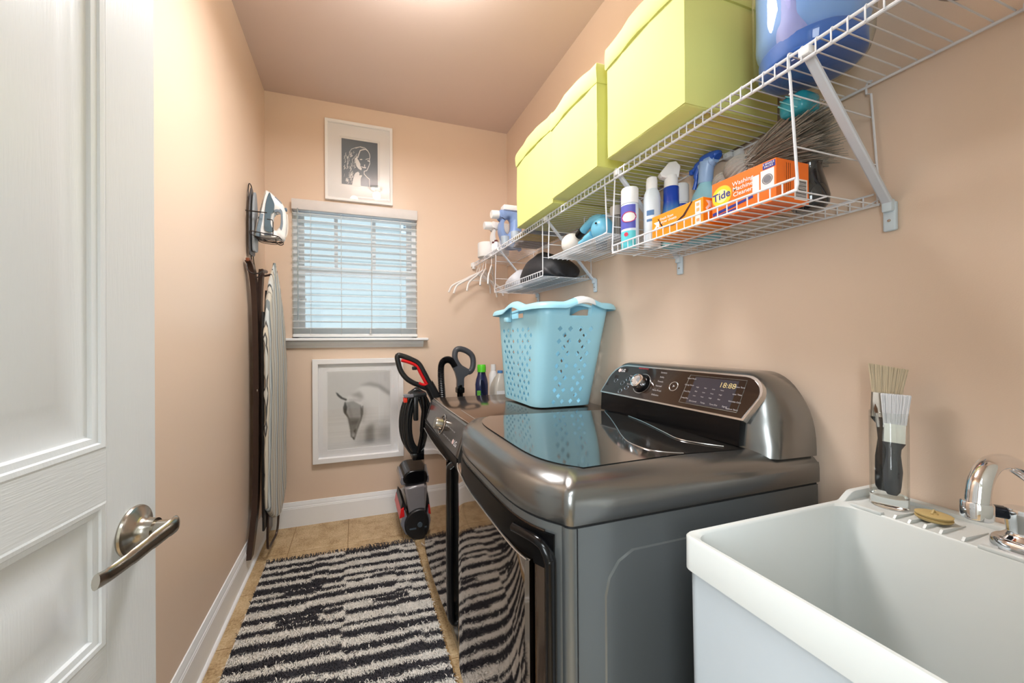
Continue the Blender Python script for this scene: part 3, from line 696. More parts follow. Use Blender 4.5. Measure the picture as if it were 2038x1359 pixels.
# back ledge: raised ends, raised strip along the wall, soap ribs
pr_ = [(1.000, ZR_-.002), (1.012, ZR_+.001), (1.026, ZR_+.010), (1.038, ZR_+.0165), (1.048, ZR_+.018), (1.143, ZR_+.018), (1.143, ZR_-.004), (1.0, ZR_-.004)]
for ya, yb in ((SY1-.012, SY1-.0008), (SY0+.0008, SY0+.012)):
    bl_ = B(); bl_.prism([(p[0], p[1]) for p in pr_], (0, ya, 0), (1, 0, 0), (0, 0, 1), (0, yb-ya, 0))
    obj('end_ridge', bl_, SNK, parent=sk, bevel=.002)
obj('back_strip', B().rbox(1.118, 1.144, SY0+.002, SY1-.002, ZR_-.004, ZR_+.008, .003), SNK, parent=sk)
rb = B()
for y in (.438, .418, .398, .378, .352):
    rb.prism([(1.004, 0), (1.010, .006), (1.085, .0015), (1.085, -.002), (1.004, -.002)], (0, y-.0018, ZR_), (1, 0, 0), (0, 0, 1), (0, .0036, 0))
rb.rbox(1.0, 1.012, .455, .505, ZR_-.003, ZR_+.004, .0018).rbox(1.0, 1.012, .0, .335, ZR_-.003, ZR_+.004, .0018)
obj('soap_ribs', rb, SNK, parent=sk, smooth=30)
obj('drain', B().lathe([(0, 0), (.03, 0), (.038, .003), (.04, .001)], (.79, .24, ZR_-.3745), 24), CHROME, parent=sk)
# faucet
fc = thing('faucet', 'chrome two handle faucet with low arc swivel spout on the sink ledge', 'faucet', (1.045, .245, ZR_))
obj('base_plate', B().loft([[(1.045+(x-1.045)*s, .245+(y-.245)*t, z) for x, y, _ in rr(1.012, 1.078, .155, .335, 0, .032, 8)] for s, t, z in ((1, 1, ZR_), (1, 1, ZR_+.014), (.94, .98, ZR_+.0185), (.8, .95, ZR_+.021))]), CHROME, parent=fc, smooth=50)
for y in (.300, .190):
    h = obj('handle', B().lathe([(0, .018), (.027, .018), (.028, .022), (.0235, .026), (.0195, .030), (.019, .034), (.0205, .050), (.0225, .066), (.021, .071), (.010, .0735), (0, .074)], (1.045, y, ZR_), 24), CHROME, parent=fc)
    obj('lever', B().rbox(1.045-.046, 1.045-.006, y-.0105, y+.0105, ZR_+.052, ZR_+.070, .005, 3, mat=Matrix.Translation((1.045, y, 0)) @ Matrix.Rotation(math.radians(-55 if y > .25 else 30), 4, 'Z') @ Matrix.Translation((-1.045, -y, 0))), M('blue_black_lever', (30, 34, 44), .15, metal=.5), parent=h)
sp = [(1.045, .245, ZR_+.02), (1.045, .245, ZR_+.055), (1.02, .244, ZR_+.082), (.94, .240, ZR_+.125), (.86, .237, ZR_+.162), (.80, .235, ZR_+.188), (.755, .233, ZR_+.201), (.720, .232, ZR_+.199), (.698, .231, ZR_+.183), (.691, .231, ZR_+.160)]
obj('spout', B().tube(cr(sp, 7), [.0125]*14+[.0095]*(7*9-13), 18), CHROME, parent=fc, smooth=60)
obj('aerator', B().lathe([(0, 0), (.0115, 0), (.0125, .002), (.0125, .018), (.0115, .020), (0, .020)], (.690, .231, ZR_+.142), 24), CHROME, parent=fc)
# stopper
solo('sink_stopper', B().lathe([(0, 0), (.021, 0), (.0235, .002), (.0245, .005), (.0205, .006), (.0205, .0075), (.024, .009), (.0245, .011), (.022, .012), (.006, .0115), (.005, .014), (0, .0145)], (1.055, .405, ZR_+.0045), 32).tube([(1.055-.006, .405, ZR_+.0165), (1.055, .405, ZR_+.023), (1.055+.006, .405, ZR_+.0165)], .0018, 6),
     M('tan_rubber', (190, 166, 112), .55), 'tan rubber drain stopper lying on the sink ledge ribs', 'stopper', (1.055, .405, ZR_))
# drinking glass with brushes
gx_, gy_ = 1.071, .474; RG = .0285
gl = thing('tall_glass', 'tall clear glass with thick base holding paint brushes on sink ledge', 'glass', (gx_, gy_, ZR_))
GM = D.materials.new('clear_drinking_glass'); GM.use_nodes = True; p_ = GM.node_tree.nodes['Principled BSDF']; p_.inputs['Transmission Weight'].default_value = 1; p_.inputs['Roughness'].default_value = .01; p_.inputs['IOR'].default_value = 1.3; p_.inputs['Base Color'].default_value = (.96, .985, .98, 1)
gz = ZR_+.0005
obj('glass_wall', B().lathe([(RG, .0225), (RG, .197), (RG-.0008, .1982), (RG-.0018, .197), (RG-.0018, .0225)], (gx_, gy_, gz), 40, caps=False), MG('thin_clear_glass', (.975, .985, .98), .01, 1.2), parent=gl, smooth=60)
obj('glass_base', B().lathe([(0, 0), (RG-.003, 0), (RG, .003), (RG, .0222), (RG-.004, .0215), (0, .0205)], (gx_, gy_, gz), 40), GM, parent=gl, smooth=60)
def bpts(base, top, w0): return Vector(base), Vector(top)
def flat_brush(nm, label, base, d, side, hm, bm_, fm, hl, fw, bl2, bw2, slant=0., grp=None, hw=.012, fl=.036):
    base = Vector(base); d = Vector(d).normalized(); s = Vector(side); s = (s-d*s.dot(d)).normalized(); n_ = d.cross(s)
    t = thing(nm, label, 'brush', base, 'brushes in the tall glass')
    def ring(h, w, th_, k=12): return [base+d*h+s*(w*math.cos(2*PI*i/k))+n_*(th_*math.sin(2*PI*i/k)) for i in range(k)]
    obj('handle', B().loft([ring(0, hw*.55, .004), ring(.008, hw*.9, .006), ring(.02, hw, .007), ring(hl*.45, hw*1.1, .0075), ring(hl*.75, hw*.8, .006), ring(hl*.86, hw*.85, .006), ring(hl*.97, fw, .0065), ring(hl, fw, .0065)]), hm, parent=t)
    obj('ferrule', B().loft([[base+d*h+s*(a*fw)+n_*(c*.0068) for a, c in ((-1, -.7), (-.9, -1), (.9, -1), (1, -.7), (1, .7), (.9, 1), (-.9, 1), (-1, .7))] for h in (hl-.002, hl+.006, hl+.0062, hl+.009, hl+.0092, hl+fl)]), fm, parent=t, smooth=20)
    bb = B(); rs = random.Random(3)
    for q in range(520):
        a, c = rs.uniform(-1, 1), rs.uniform(-1, 1); p0 = base+d*(hl+fl-.004)+s*(a*fw*.93)+n_*(c*.005); tw = bw2
        p1 = base+d*(hl+fl-.004+bl2*(1+slant*a)-rs.uniform(0, .003))+s*(a*tw)+n_*(c*.006)+s*rs.uniform(-.001, .001)
        w_ = s*.0007; w2 = n_*.0007
        bb.add([p0-w_, p0+w_, p1+w_*.6, p1-w_*.6], [(0, 1, 2, 3)]); bb.add([p0-w2, p0+w2, p1+w2*.6, p1-w2*.6], [(0, 1, 2, 3)])
    bb.loft([[base+d*h+s*(a*w)+n_*(c*.0025) for a, c in ((-1, -1), (1, -1), (1, 1), (-1, 1))] for h, w in ((hl+fl-.004, fw*.9), (hl+fl-.004+bl2*.82, bw2*.88))])
    o = obj('bristles', bb, bm_, parent=t, smooth=0, kind='stuff'); return t
sv = Vector((.45, -.89, 0))
flat_brush('paint_brush', 'smaller paint brush with white bristles and charcoal handle in tall glass', (gx_-.010, gy_-.009, gz+.0275), (.045, -.012, 1), sv, M('charcoal_handle', (62, 64, 70), .45), M('white_bristle', (244, 242, 246), .6, var=.14, scale=60, stretch=(14, 14, .3)), CHROME, .111, .0165, .066, .0205, hw=.0125, fl=.036)
flat_brush('paint_brush', 'wider paint brush with cream slanted bristles standing behind the white one in the glass', (gx_+.004, gy_+.012, gz+.0275), (.04, -.02, 1), sv, M('black_brush_handle', (34, 32, 32), .4), M('cream_bristle', (222, 205, 176), .7, var=.24, scale=60, stretch=(14, 14, .3)), M('worn_ferrule', (160, 150, 140), .3, metal=.9), .158, .0225, .062, .0285, slant=-.08, hw=.012, fl=.050)
ar = thing('artist_brush', 'thin black artist brush with silver ferrule leaning left in the glass', 'brush', (gx_+.002, gy_+.004, gz+.0275), 'brushes in the tall glass')
q0, q1 = Vector((gx_+.001, gy_+.004, gz+.028)), Vector((gx_-.0205, gy_+.010, gz+.2)); dq = (q1-q0)
obj('handle', B().tube([q0, q0+dq*.1, q0+dq*.4, q0+dq*.80], [.0022, .0042, .0038, .0026], 10), M('black_lacquer', (28, 22, 26), .2), parent=ar)
obj('ferrule', B().tube([q0+dq*.80, q0+dq*.97], [.0030, .0024], 10), CHROME, parent=ar)
obj('bristle', B().tube([q0+dq*.97, q0+dq*1.02, q0+dq*1.08], [.0024, .0026, .0004], 10), M('brown_bristle', (92, 62, 40), .6), parent=ar)
# ============================================================ framed prints
def lin(g): g = np.clip(g, 0, 1); return np.where(g <= .04045, g/12.92, ((g+.055)/1.055)**2.4)
def picture(nm, label, x0, x1, z0, z1, fw, mat_in, px0, px1, pz0, pz1, arr, dep=.022):
    t = thing(nm, label, 'picture', ((x0+x1)/2, YB, (z0+z1)/2)); y1 = YB-.002; y0 = YB-dep
    FR = M('white_picture_frame', (244, 243, 244), .4, var=.01)
    prof = [(0, 0), (0, -dep+.002), (.002, -dep), (fw-.004, -dep), (fw, -dep+.004), (fw, 0)]
    rings = []
    for q, d in prof: rings.append([(x0+q, y1+d, z0+q), (x1-q, y1+d, z0+q), (x1-q, y1+d, z1-q), (x0+q, y1+d, z1-q)])
    obj('frame', B().loft(rings, caps=False), FR, parent=t, smooth=0)
    MATB = M('white_mat_board', (238, 237, 238), .8, var=.01)
    m0, m1, n0, n1 = px0-mat_in, px1+mat_in, pz0-mat_in, pz1+mat_in
    yb = y1-.006
    rg = [[(x0+fw-.002, yb, z0+fw-.002), (x1-fw+.002, yb, z0+fw-.002), (x1-fw+.002, yb, z1-fw+.002), (x0+fw-.002, yb, z1-fw+.002)]]
    for q, d in ((0, 0), (.0025, .0022)): rg.append([(m0+q, yb+d, n0+q), (m1-q, yb+d, n0+q), (m1-q, yb+d, n1-q), (m0+q, yb+d, n1-q)])
    obj('mat_board', B().loft(rg, caps=False), MATB, parent=t, smooth=0)
    obj('backing', B().box(x0+.004, x1-.004, yb+.0022, yb+.003, z0+.004, z1-.004), M('paper_white', (232, 231, 231), .8, var=.01), parent=t, smooth=0)
    obj('print', raster_grid(arr, (px0, yb+.002, pz1), (1, 0, 0), (0, 0, -1), px1-px0, pz1-pz0), MV('print_ink', .75), parent=t, smooth=0)
    obj('glazing', B().box(x0+fw-.001, x1-fw+.001, yb-.006, yb-.0045, z0+fw-.001, z1-fw+.001), MG('picture_glass', (1, 1, 1), .015, .9), parent=t, smooth=0)
# woman: white line drawing on slate
H_, W_ = 210, 160
Y_, X_ = np.mgrid[0:H_, 0:W_]; X_ = X_/(W_-1); Y_ = Y_/(H_-1)
def cw(pts): return [((x-280)/520, (y-(333+.14*(x-280)))/650) for x, y in pts]
g = np.full((H_, W_, 3), 0.); base_c = np.array([.40, .45, .50]); g[:] = base_c; g -= .05*X_[..., None]
ink = np.zeros((H_, W_))
for P in ([(478, 630), (500, 620), (520, 650), (545, 700), (545, 735), (568, 770), (560, 797), (520, 775), (490, 735), (480, 690)],
          [(545, 735), (580, 745), (605, 750), (600, 715), (615, 715), (612, 745), (632, 755), (625, 768), (585, 762)],
          [(425, 1010), (440, 930), (460, 860), (480, 830), (515, 815), (535, 840), (528, 868), (555, 865), (575, 870), (552, 910), (550, 960), (552, 1030)]):
    ink = np.maximum(ink, pip(cw(P), X_, Y_).astype(float))
for P, w in [([(600, 815), (600, 850), (640, 895), (680, 930), (680, 1040)], .009), ([(600, 812), (640, 800), (655, 770), (685, 700), (680, 640), (688, 600), (680, 560), (655, 515)], .008), ([(655, 515), (620, 490), (580, 500), (545, 510), (530, 550), (510, 610), (470, 630)], .011),
             ([(625, 640), (660, 630), (680, 635)], .006), ([(655, 660), (680, 665)], .012), ([(545, 640), (570, 640)], .010), ([(475, 690), (468, 650), (500, 590)], .008)]:
    ink = np.maximum(ink, (dline(cw(P), X_, Y_) < w).astype(float))
rs = random.Random(5)
for k in range(46):       # wavy hair strokes
    x = rs.uniform(320, 470); y = rs.uniform(520, 930)
    if x > 330+ (930-y)*.38+90: continue
    L_ = rs.uniform(25, 60); P = [(x, y), (x-8+rs.uniform(-6, 6), y+L_*.35), (x+6+rs.uniform(-6, 6), y+L_*.7), (x-10, y+L_)]
    ink = np.maximum(ink, (dline(cw(P), X_, Y_) < rs.uniform(.003, .008)).astype(float)*.85)
for P in ([(390, 540), (420, 490), (480, 470), (550, 455), (610, 470), (640, 495)], [(480, 480), (540, 460), (600, 480)], [(365, 640), (385, 580), (400, 530)], [(430, 640), (470, 600), (500, 560)], [(440, 690), (430, 640)]):
    ink = np.maximum(ink, (dline(cw(P), X_, Y_) < .0065).astype(float)*.8)
g = g*(1-ink[..., None])+.9*ink[..., None]
picture('portrait_print', 'white framed slate print of a woman in white lines, above the window', -.186, .262, 2.178, 2.726, .020, .014, -.080, .160, 2.298, 2.612, lin(g))
# horse head, pale and blurred
H_, W_ = 200, 174
Y_, X_ = np.mgrid[0:H_, 0:W_]; X_ = X_/(W_-1); Y_ = Y_/(H_-1)
def ch(pts): return [((x-558)/405, (y-203)/490) for x, y in pts]
def soft(P, k, line=0): 
    a = (dline(ch(P), X_, Y_) < line).astype(float) if line else pip(ch(P), X_, Y_).astype(float)
    return blur(a, k)
g = np.full((H_, W_), .80)+.07*Y_
nzr = blur(np.random.rand(H_, W_), 2); nzh = np.repeat(blur(np.random.rand(H_, 1).repeat(3, 1), 1)[:, :1], W_, 1)
def dk(a, v): 
    global g
    g = g*(1-a)+v*a
dk(soft([(660, 385), (700, 345), (770, 300), (830, 275), (900, 292), (963, 345), (963, 560), (735, 600), (780, 460), (765, 415), (700, 385)], 3)*.9, .90)
dk(soft([(785, 400), (800, 470), (785, 540), (765, 520), (780, 460)], 4)*.4, .5)
dk(soft([(760, 292), (830, 272), (900, 290), (963, 340), (963, 370), (880, 310), (820, 295)], 3)*.55, .45)
dk(soft([(690, 350), (760, 330), (785, 360), (780, 385), (720, 360)], 4)*.6, .5)
dk(soft([(785, 380), (830, 420), (850, 520), (790, 560), (775, 500)], 8)*.18, .6)
dk(soft([(735, 560), (800, 545), (963, 500), (963, 665), (735, 680)], 9)*.30, .5)
dk(soft([(800, 570), (850, 545), (855, 665), (795, 668)], 5)*.65, .35)
dk(soft([(900, 590), (963, 570), (963, 665), (880, 650)], 7)*.35, .45)
dk(soft([(660, 400), (655, 460), (690, 505), (700, 560), (705, 625), (722, 642), (742, 580), (772, 510), (780, 460), (765, 420), (720, 392)], 1)*.9, .60)
dk(soft([(685, 500), (765, 505), (740, 570), (730, 600), (712, 600), (700, 560)], 3)*.8, .36)
dk(soft([(655, 430), (668, 400), (680, 430), (672, 470), (690, 500), (660, 465)], 1)*.9, .14)
dk(soft([(765, 415), (780, 455), (772, 505), (764, 470)], 1)*.7, .3)
for q_ in ([(668, 400), (660, 440), (690, 505), (700, 560), (706, 620)], [(780, 430), (780, 470), (768, 515), (742, 580), (724, 640)]):
    dk(soft(q_, 1, .012)*.6, .25)
dk(blur((dline(ch([(690, 420), (700, 460), (712, 520)]), X_, Y_) < .02).astype(float), 2)*.35, .45)
dk(soft([(700, 520), (755, 515), (735, 545), (705, 545)], 2)*.6, .3)
dk(soft([(722, 585), (735, 570), (731, 605)], 1)*.9, .15); dk(soft([(706, 622), (722, 643), (722, 630)], 1)*.9, .08)
dk(soft([(609, 330), (618, 335), (650, 365), (680, 378), (672, 386), (640, 372), (618, 352)], 1)*.95, .14)
dk(soft([(680, 378), (720, 375), (775, 385), (770, 400), (700, 392)], 2)*.35, .6)
g = g+(nzr-.5)*.06*(g < .84)+(nzh-.5)*.07*(Y_ > .55)
vg = np.clip((Y_-.78)/.2, 0, 1)*np.clip((.4-X_)/.3, 0, 1); g = g*(1-vg)+.88*vg
picture('horse_print', 'large white framed grey print of a pale horse lowering its head, under the window', -.27, .328, .400, 1.098, .036, .006, -.176, .236, .486, 1.005, lin(np.repeat(g[..., None], 3, 2)), dep=.028)

# ============================================================ ironing board, iron and wall rack
BRN = M('dark_brown_metal', (72, 56, 50), .28, metal=.5, var=.05)
ib = thing('ironing_board', 'folded ironing board with striped grey and cream cover hanging on left wall', 'ironing board', (-.46, 2.42, .06))
def bwid(t):   # t 0 bottom .. 1 nose: (ymin, ymax)
    w = .182*(.28+.72*min(1, t/.075)**.8)
    if t > .62: w = .182*(1-((t-.62)/.38)**1.9*.93)
    return w
def striped():
    mt = D.materials.new('striped_cotton_cover'); mt.use_nodes = True; n = mt.node_tree.nodes; L = mt.node_tree.links; p = n['Principled BSDF']
    g_ = n.new('ShaderNodeTexCoord'); sx = n.new('ShaderNodeSeparateXYZ'); L.new(g_.outputs['Object'], sx.inputs[0])
    a = n.new('ShaderNodeMath'); a.operation = 'MULTIPLY_ADD'; a.inputs[1].default_value = 9.; a.inputs[2].default_value = 5.; L.new(sx.outputs['Y'], a.inputs[0])
    f = n.new('ShaderNodeMath'); f.operation = 'FRACT'; L.new(a.outputs[0], f.inputs[0])
    r = n.new('ShaderNodeValToRGB'); r.color_ramp.interpolation = 'CONSTANT'; e = r.color_ramp.elements
    cols = [(0, (206, 206, 200)), (.16, (84, 84, 84)), (.19, (212, 204, 188)), (.30, (84, 84, 84)), (.33, (206, 214, 216)), (.48, (134, 144, 148)), (.60, (206, 202, 190)), (.78, (150, 146, 136)), (.81, (210, 206, 196)), (.90, (90, 96, 98)), (.94, (208, 212, 212))]
    e[0].position = 0; e[0].color = (*s2l(cols[0][1]), 1); e[1].position = cols[-1][0]; e[1].color = (*s2l(cols[-1][1]), 1)
    for p_, c in cols[1:-1]: k = r.color_ramp.elements.new(p_); k.color = (*s2l(c), 1)
    L.new(f.outputs[0], r.inputs[0]); L.new(r.outputs[0], p.inputs['Base Color']); p.inputs['Roughness'].default_value = .85; return mt
bb = B(); rings = []
def brdC(t): return 2.41-.03*t, -.437-.012*math.sin(t*9)*.3   # centre y, x
for k in range(41):
    t = k/40; z = .215+1.455*t; w = max(.012, bwid(t)); yc, xc = brdC(t); rw = .004*math.sin(t*55)+.003*math.sin(t*91)
    th_ = .017*min(1, max(.25, (1-t)*9)*1)
    ring = []
    for j in range(18):
        a = 2*PI*j/18; c, s_ = math.cos(a), math.sin(a)
        sg = lambda q, e_: math.copysign(abs(q)**e_, q)
        wr = .0028*math.sin(t*31+j*1.7)
        yy = yc+(w+(rw if s_ < 0 else rw*.6))*sg(c, .55)
        ring.append((xc+(.10*(yy-yc)) + (th_+wr)*sg(s_, .55), yy, z))
    rings.append(ring)
bb.loft(rings); obj('cover', bb, striped(), parent=ib, smooth=60)
# metal mesh deck behind the cover, tail rest frame, legs
obj('deck_edge', B().tube(cr([(-.470, 2.225, .30), (-.468, 2.232, 1.0), (-.466, 2.30, 1.5)], 6), .006, 6).rbox(-.478, -.466, 2.235, 2.56, .20, 1.38, .004), BLACKM, parent=ib)
obj('tail_frame', B().tube(cr([(-.462, 2.30, .30), (-.462, 2.285, .12), (-.462, 2.31, .07), (-.462, 2.42, .055), (-.450, 2.49, .09), (-.446, 2.53, .28)], 5), .0065, 8).rbox(-.470, -.462, 2.30, 2.42, .14, .36, .003), BRN, parent=ib)
def flatbar(pts, w, th_, nm):
    # flat strip: width along y, thin along x
    C_ = cr(pts, 5); rings = []
    for p in C_: rings.append([p+Vector((dx, dy, 0)) for dx, dy in ((-th_, -w), (th_, -w), (th_, w), (-th_, w))])
    return obj(nm, B().loft(rings), BRN, parent=ib, smooth=30)
flatbar([(-.527, 2.205, 1.640), (-.520, 2.235, 1.60), (-.513, 2.272, 1.45), (-.511, 2.292, 1.15), (-.511, 2.292, .80), (-.513, 2.275, .40), (-.520, 2.24, .22), (-.529, 2.20, .09)], .0265, .0135, 'leg')
flatbar([(-.487, 2.30, 1.615), (-.492, 2.306, 1.56), (-.500, 2.31, 1.40), (-.492, 2.32, 1.15), (-.488, 2.33, .80), (-.486, 2.33, .45), (-.482, 2.32, .25)], .022, .0105, 'leg')
obj('leg_cap', B().rbox(-.536, -.518, 2.178, 2.232, 1.636, 1.655, .004), M('orange_brown_cap', (120, 66, 40), .4), parent=ib)
obj('crossbar', B().cyl((-.487, 2.31, 1.612), (-.487, 2.40, 1.622), .0105, n=12).cyl((-.485, 2.33, 1.585), (-.455, 2.36, 1.60), .006, n=8), BRN, parent=ib)
obj('rivet', B().lathe([(.004, 0), (.008, .001), (.008, .003), (.004, .003)], (-.503, 2.255, .955), 14, axis=(1, 0, 0), caps=False), SILVER, parent=ib)

rk = thing('iron_rack', 'dark wire iron holder hooked high on left wall above the board legs', 'rack', (-.53, 2.30, 1.86))
bb = B(); r_ = .0028
for dy in (-.045, .045):
    bb.tube(cr([(-.541, 2.30+dy, 2.03), (-.538, 2.30+dy, 1.98), (-.536, 2.30+dy*.9, 1.80), (-.533, 2.30+dy*.5, 1.68), (-.520, 2.30+dy*.55, 1.60)], 5), r_, 6)
bb.tube(cr([(-.541, 2.255, 2.03), (-.541, 2.27, 2.07), (-.541, 2.30, 2.082), (-.541, 2.33, 2.07), (-.541, 2.345, 2.03)], 5), r_, 6)
# lower hook ring holding the board legs
bb.tube(cr([(-.536, 2.20, 1.655), (-.530, 2.185, 1.60), (-.510, 2.180, 1.575), (-.485, 2.20, 1.578), (-.468, 2.235, 1.60)], 6), .0034, 6)
bb.tube(cr([(-.533, 2.27, 1.66), (-.512, 2.24, 1.57), (-.495, 2.245, 1.565), (-.478, 2.255, 1.59)], 6), .003, 6)
# basket: mid hoop and floor
bb.tube([(-.541, 2.20, 1.905), (-.47, 2.205, 1.903), (-.385, 2.215, 1.898)][:2], r_, 6)
bb.tube(cr([(-.541, 2.20, 1.905), (-.50, 2.20, 1.904), (-.44, 2.20, 1.902)], 3), r_, 6)
bb.tube([(-.44, 2.20, 1.868), (-.415, 2.20, 1.866), (-.412, 2.20, 1.855), (-.412, 2.20, 1.78)], .0025, 6)
bb.tube(cr([(-.525, 2.21, 1.80), (-.46, 2.20, 1.792), (-.395, 2.215, 1.785), (-.383, 2.28, 1.782), (-.39, 2.35, 1.785), (-.46, 2.37, 1.79), (-.525, 2.36, 1.80)], 5, closed=True), r_, 6)
for k in range(5): y = 2.225+.032*k; bb.tube(cr([(-.53, y, 1.80), (-.50, y, 1.779), (-.43, y, 1.772), (-.39, y, 1.785)], 3), .0018, 5)
bb.tube(cr([(-.50, 2.21, 1.775), (-.45, 2.28, 1.770), (-.41, 2.35, 1.775)], 3), .0018, 5)
bb.tube(cr([(-.405, 2.235, 1.775), (-.402, 2.235, 1.755), (-.385, 2.235, 1.743), (-.368, 2.235, 1.750), (-.378, 2.235, 1.765)], 5), .0024, 6)
obj('wire_frame', bb, DARKW, parent=rk, smooth=60)
hp = [(2.235, 1.70), (2.228, 1.85), (2.24, 1.97), (2.265, 2.04), (2.285, 2.055), (2.31, 2.03), (2.335, 1.95), (2.345, 1.85), (2.34, 1.72), (2.32, 1.69), (2.26, 1.685)]
hpc = [(p.x, p.y) for p in cr([(y, z, 0) for y, z in hp], 4, closed=True)]
obj('heat_plate', B().prism(hpc, (-.535, 0, 0), (0, 1, 0), (0, 0, 1), (.008, 0, 0)), M('grey_heat_plate', (88, 88, 92), .4, metal=.3), parent=rk, bevel=.002)
obj('inner_plate', B().prism([(2.29+(y-2.29)*.80, 1.87+(z-1.87)*.88) for y, z in hpc], (-.522, 0, 0), (0, 1, 0), (0, 0, 1), (.012, 0, 0)), M('pale_grey_resin', (152, 160, 168), .4), parent=rk, bevel=.003)

ir = thing('steam_iron', 'white and grey steam iron standing tip up in the wire rack', 'iron', (-.45, 2.28, 1.79))
# local frame: a = heel->tip, b = away from the soleplate, w = width along y
ia = Vector((.163, 0, .987)).normalized(); ibv = Vector((ia.z, 0, -ia.x)); O = Vector((-.503, 2.282, 1.785))
def IP(a, b_, w): return O+ia*a+ibv*b_+Vector((0, w, 0))
def iw(a): # half width of sole along length
    t = a/.262; return .055*max(.02, (1-max(0, (t-.15)/.85)**1.7))*(.92+.08*min(1, t/.1))
def layer(b0, b1, s0, s1, a0=0., a1=.262, n=20):
    bb = B(); rings = []
    for bq, s_ in ((b0, s0), ((b0+b1)/2, (s0+s1)/2+.01), (b1, s1)):
        R_L = [IP(a0+(a1*s_-a0)*k/n, bq, -iw(min(.262, (a0+(a1-a0)*k/n)))*s_) for k in range(n+1)]+[IP(a0+(a1*s_-a0)*k/n, bq, iw(min(.262, (a0+(a1-a0)*k/n)))*s_) for k in range(n, -1, -1)]
        rings.append(R_L)
    return bb.loft(rings)
obj('soleplate', layer(-.004, .003, 1, 1), M('soleplate_metal', (150, 156, 160), .18, metal=1), parent=ir)
obj('skirt', layer(.003, .018, .985, .95), M('blue_grey_plastic', (120, 138, 152), .3), parent=ir)
def holed(outer, hole, ctr, w0, w1, y0=2.282):
    oc = [(p.x, p.y) for p in cr([(x, z, 0) for x, z in outer], 4, closed=True)]; ic = [(p.x, p.y) for p in cr([(x, z, 0) for x, z in hole], 12, closed=True)]
    inn = [min(ic, key=lambda q: abs((math.atan2(q[1]-ctr[1], q[0]-ctr[0])-math.atan2(z-ctr[1], x-ctr[0])+PI) % (2*PI)-PI)) for x, z in oc]
    mid = lambda q: [(a[0]*(1-q)+c_[0]*q, a[1]*(1-q)+c_[1]*q) for a, c_ in zip(oc, inn)]
    def R3(pts, k): return [(x, y0+k*(w0+(w1-w0)*max(0, min(1, (x+.49)/.12))), z) for x, z in pts]
    return B().loft([R3(oc, -.45), R3(mid(.18), -1), R3(mid(.75), -1), R3(mid(1), -.5), R3(mid(1), .5), R3(mid(.75), 1), R3(mid(.18), 1), R3(oc, .45)], closed=True)
OUT = [(-.462, 2.040), (-.4468, 2.0409), (-.4308, 2.0315), (-.4126, 2.0141), (-.3827, 1.9865), (-.3689, 1.9622), (-.3588, 1.9167), (-.3572, 1.8703), (-.3625, 1.8233), (-.3706, 1.7800), (-.4021, 1.779), (-.4479, 1.779), (-.486, 1.781), (-.490, 1.820), (-.488, 1.9034), (-.475, 1.981)]
HOL = [(-.4143, 1.9241), (-.3991, 1.9302), (-.3876, 1.9216), (-.3869, 1.8779), (-.3925, 1.8516), (-.4088, 1.8297), (-.4225, 1.8362), (-.4269, 1.8742), (-.4236, 1.9053)]
obj('body', holed(OUT, HOL, (-.406, 1.880), .046, .019), WHITEP, parent=ir, smooth=50)
TK = [(-.4377, 2.0266), (-.4264, 2.0023), (-.4142, 1.9703), (-.4175, 1.9315), (-.4291, 1.9098), (-.4316, 1.8584), (-.418, 1.8238), (-.434, 1.8122), (-.459, 1.8203), (-.4602, 1.8711), (-.4539, 1.9635)]
tk = [(p.x, p.y) for p in cr([(x, z, 0) for x, z in TK], 4, closed=True)]
obj('water_tank', B().loft([[(x, 2.282+q*(.0475-.22*max(0, x+.462)), z) for x, z in tk] for q in (-1, 1)]), M('smoky_clear_tank', (92, 112, 126), .08, coat=.6), parent=ir, smooth=30, bevel=.002)
GP = M('grey_grip', (126, 140, 154), .4)
gp = [(-.4143, 1.940), (-.398, 1.952), (-.378, 1.940), (-.3745, 1.90), (-.3745, 1.86), (-.382, 1.83), (-.388, 1.845), (-.3845, 1.878), (-.3855, 1.9216), (-.3991, 1.932), (-.414, 1.926)]
obj('handle_grip', B().loft([[(p.x, 2.282+q*.0235, p.y) for p in cr([(x, z, 0) for x, z in gp], 4, closed=True)] for q in (-1, 1)]), GP, parent=ir, bevel=.003)
obj('control_pad', B().loft([[(x, 2.282+q*.019, z) for x, z in ((-.4126, 2.016), (-.424, 2.004), (-.402, 1.978), (-.380, 1.978), (-.3827, 1.988))] for q in (-1, 1)]), GP, parent=ir, bevel=.002)
obj('spray_button', B().rbox(-.3745, -.356, 2.272, 2.292, 1.945, 1.962, .003), M('dark_blue_grey', (92, 110, 128), .3), parent=ir)
obj('vent_slot', B().box(-.461, -.4227, 2.2365, 2.241, 1.793, 1.805), MATS['dark_blue_grey'], parent=ir)
obj('cord', B().tube(cr([(-.372, 2.275, 1.79), (-.359, 2.272, 1.805), (-.352, 2.272, 1.85), (-.3535, 2.272, 1.90), (-.356, 2.274, 1.925)], 6), .0035, 8), M('white_cord', (222, 214, 205), .5), parent=ir)

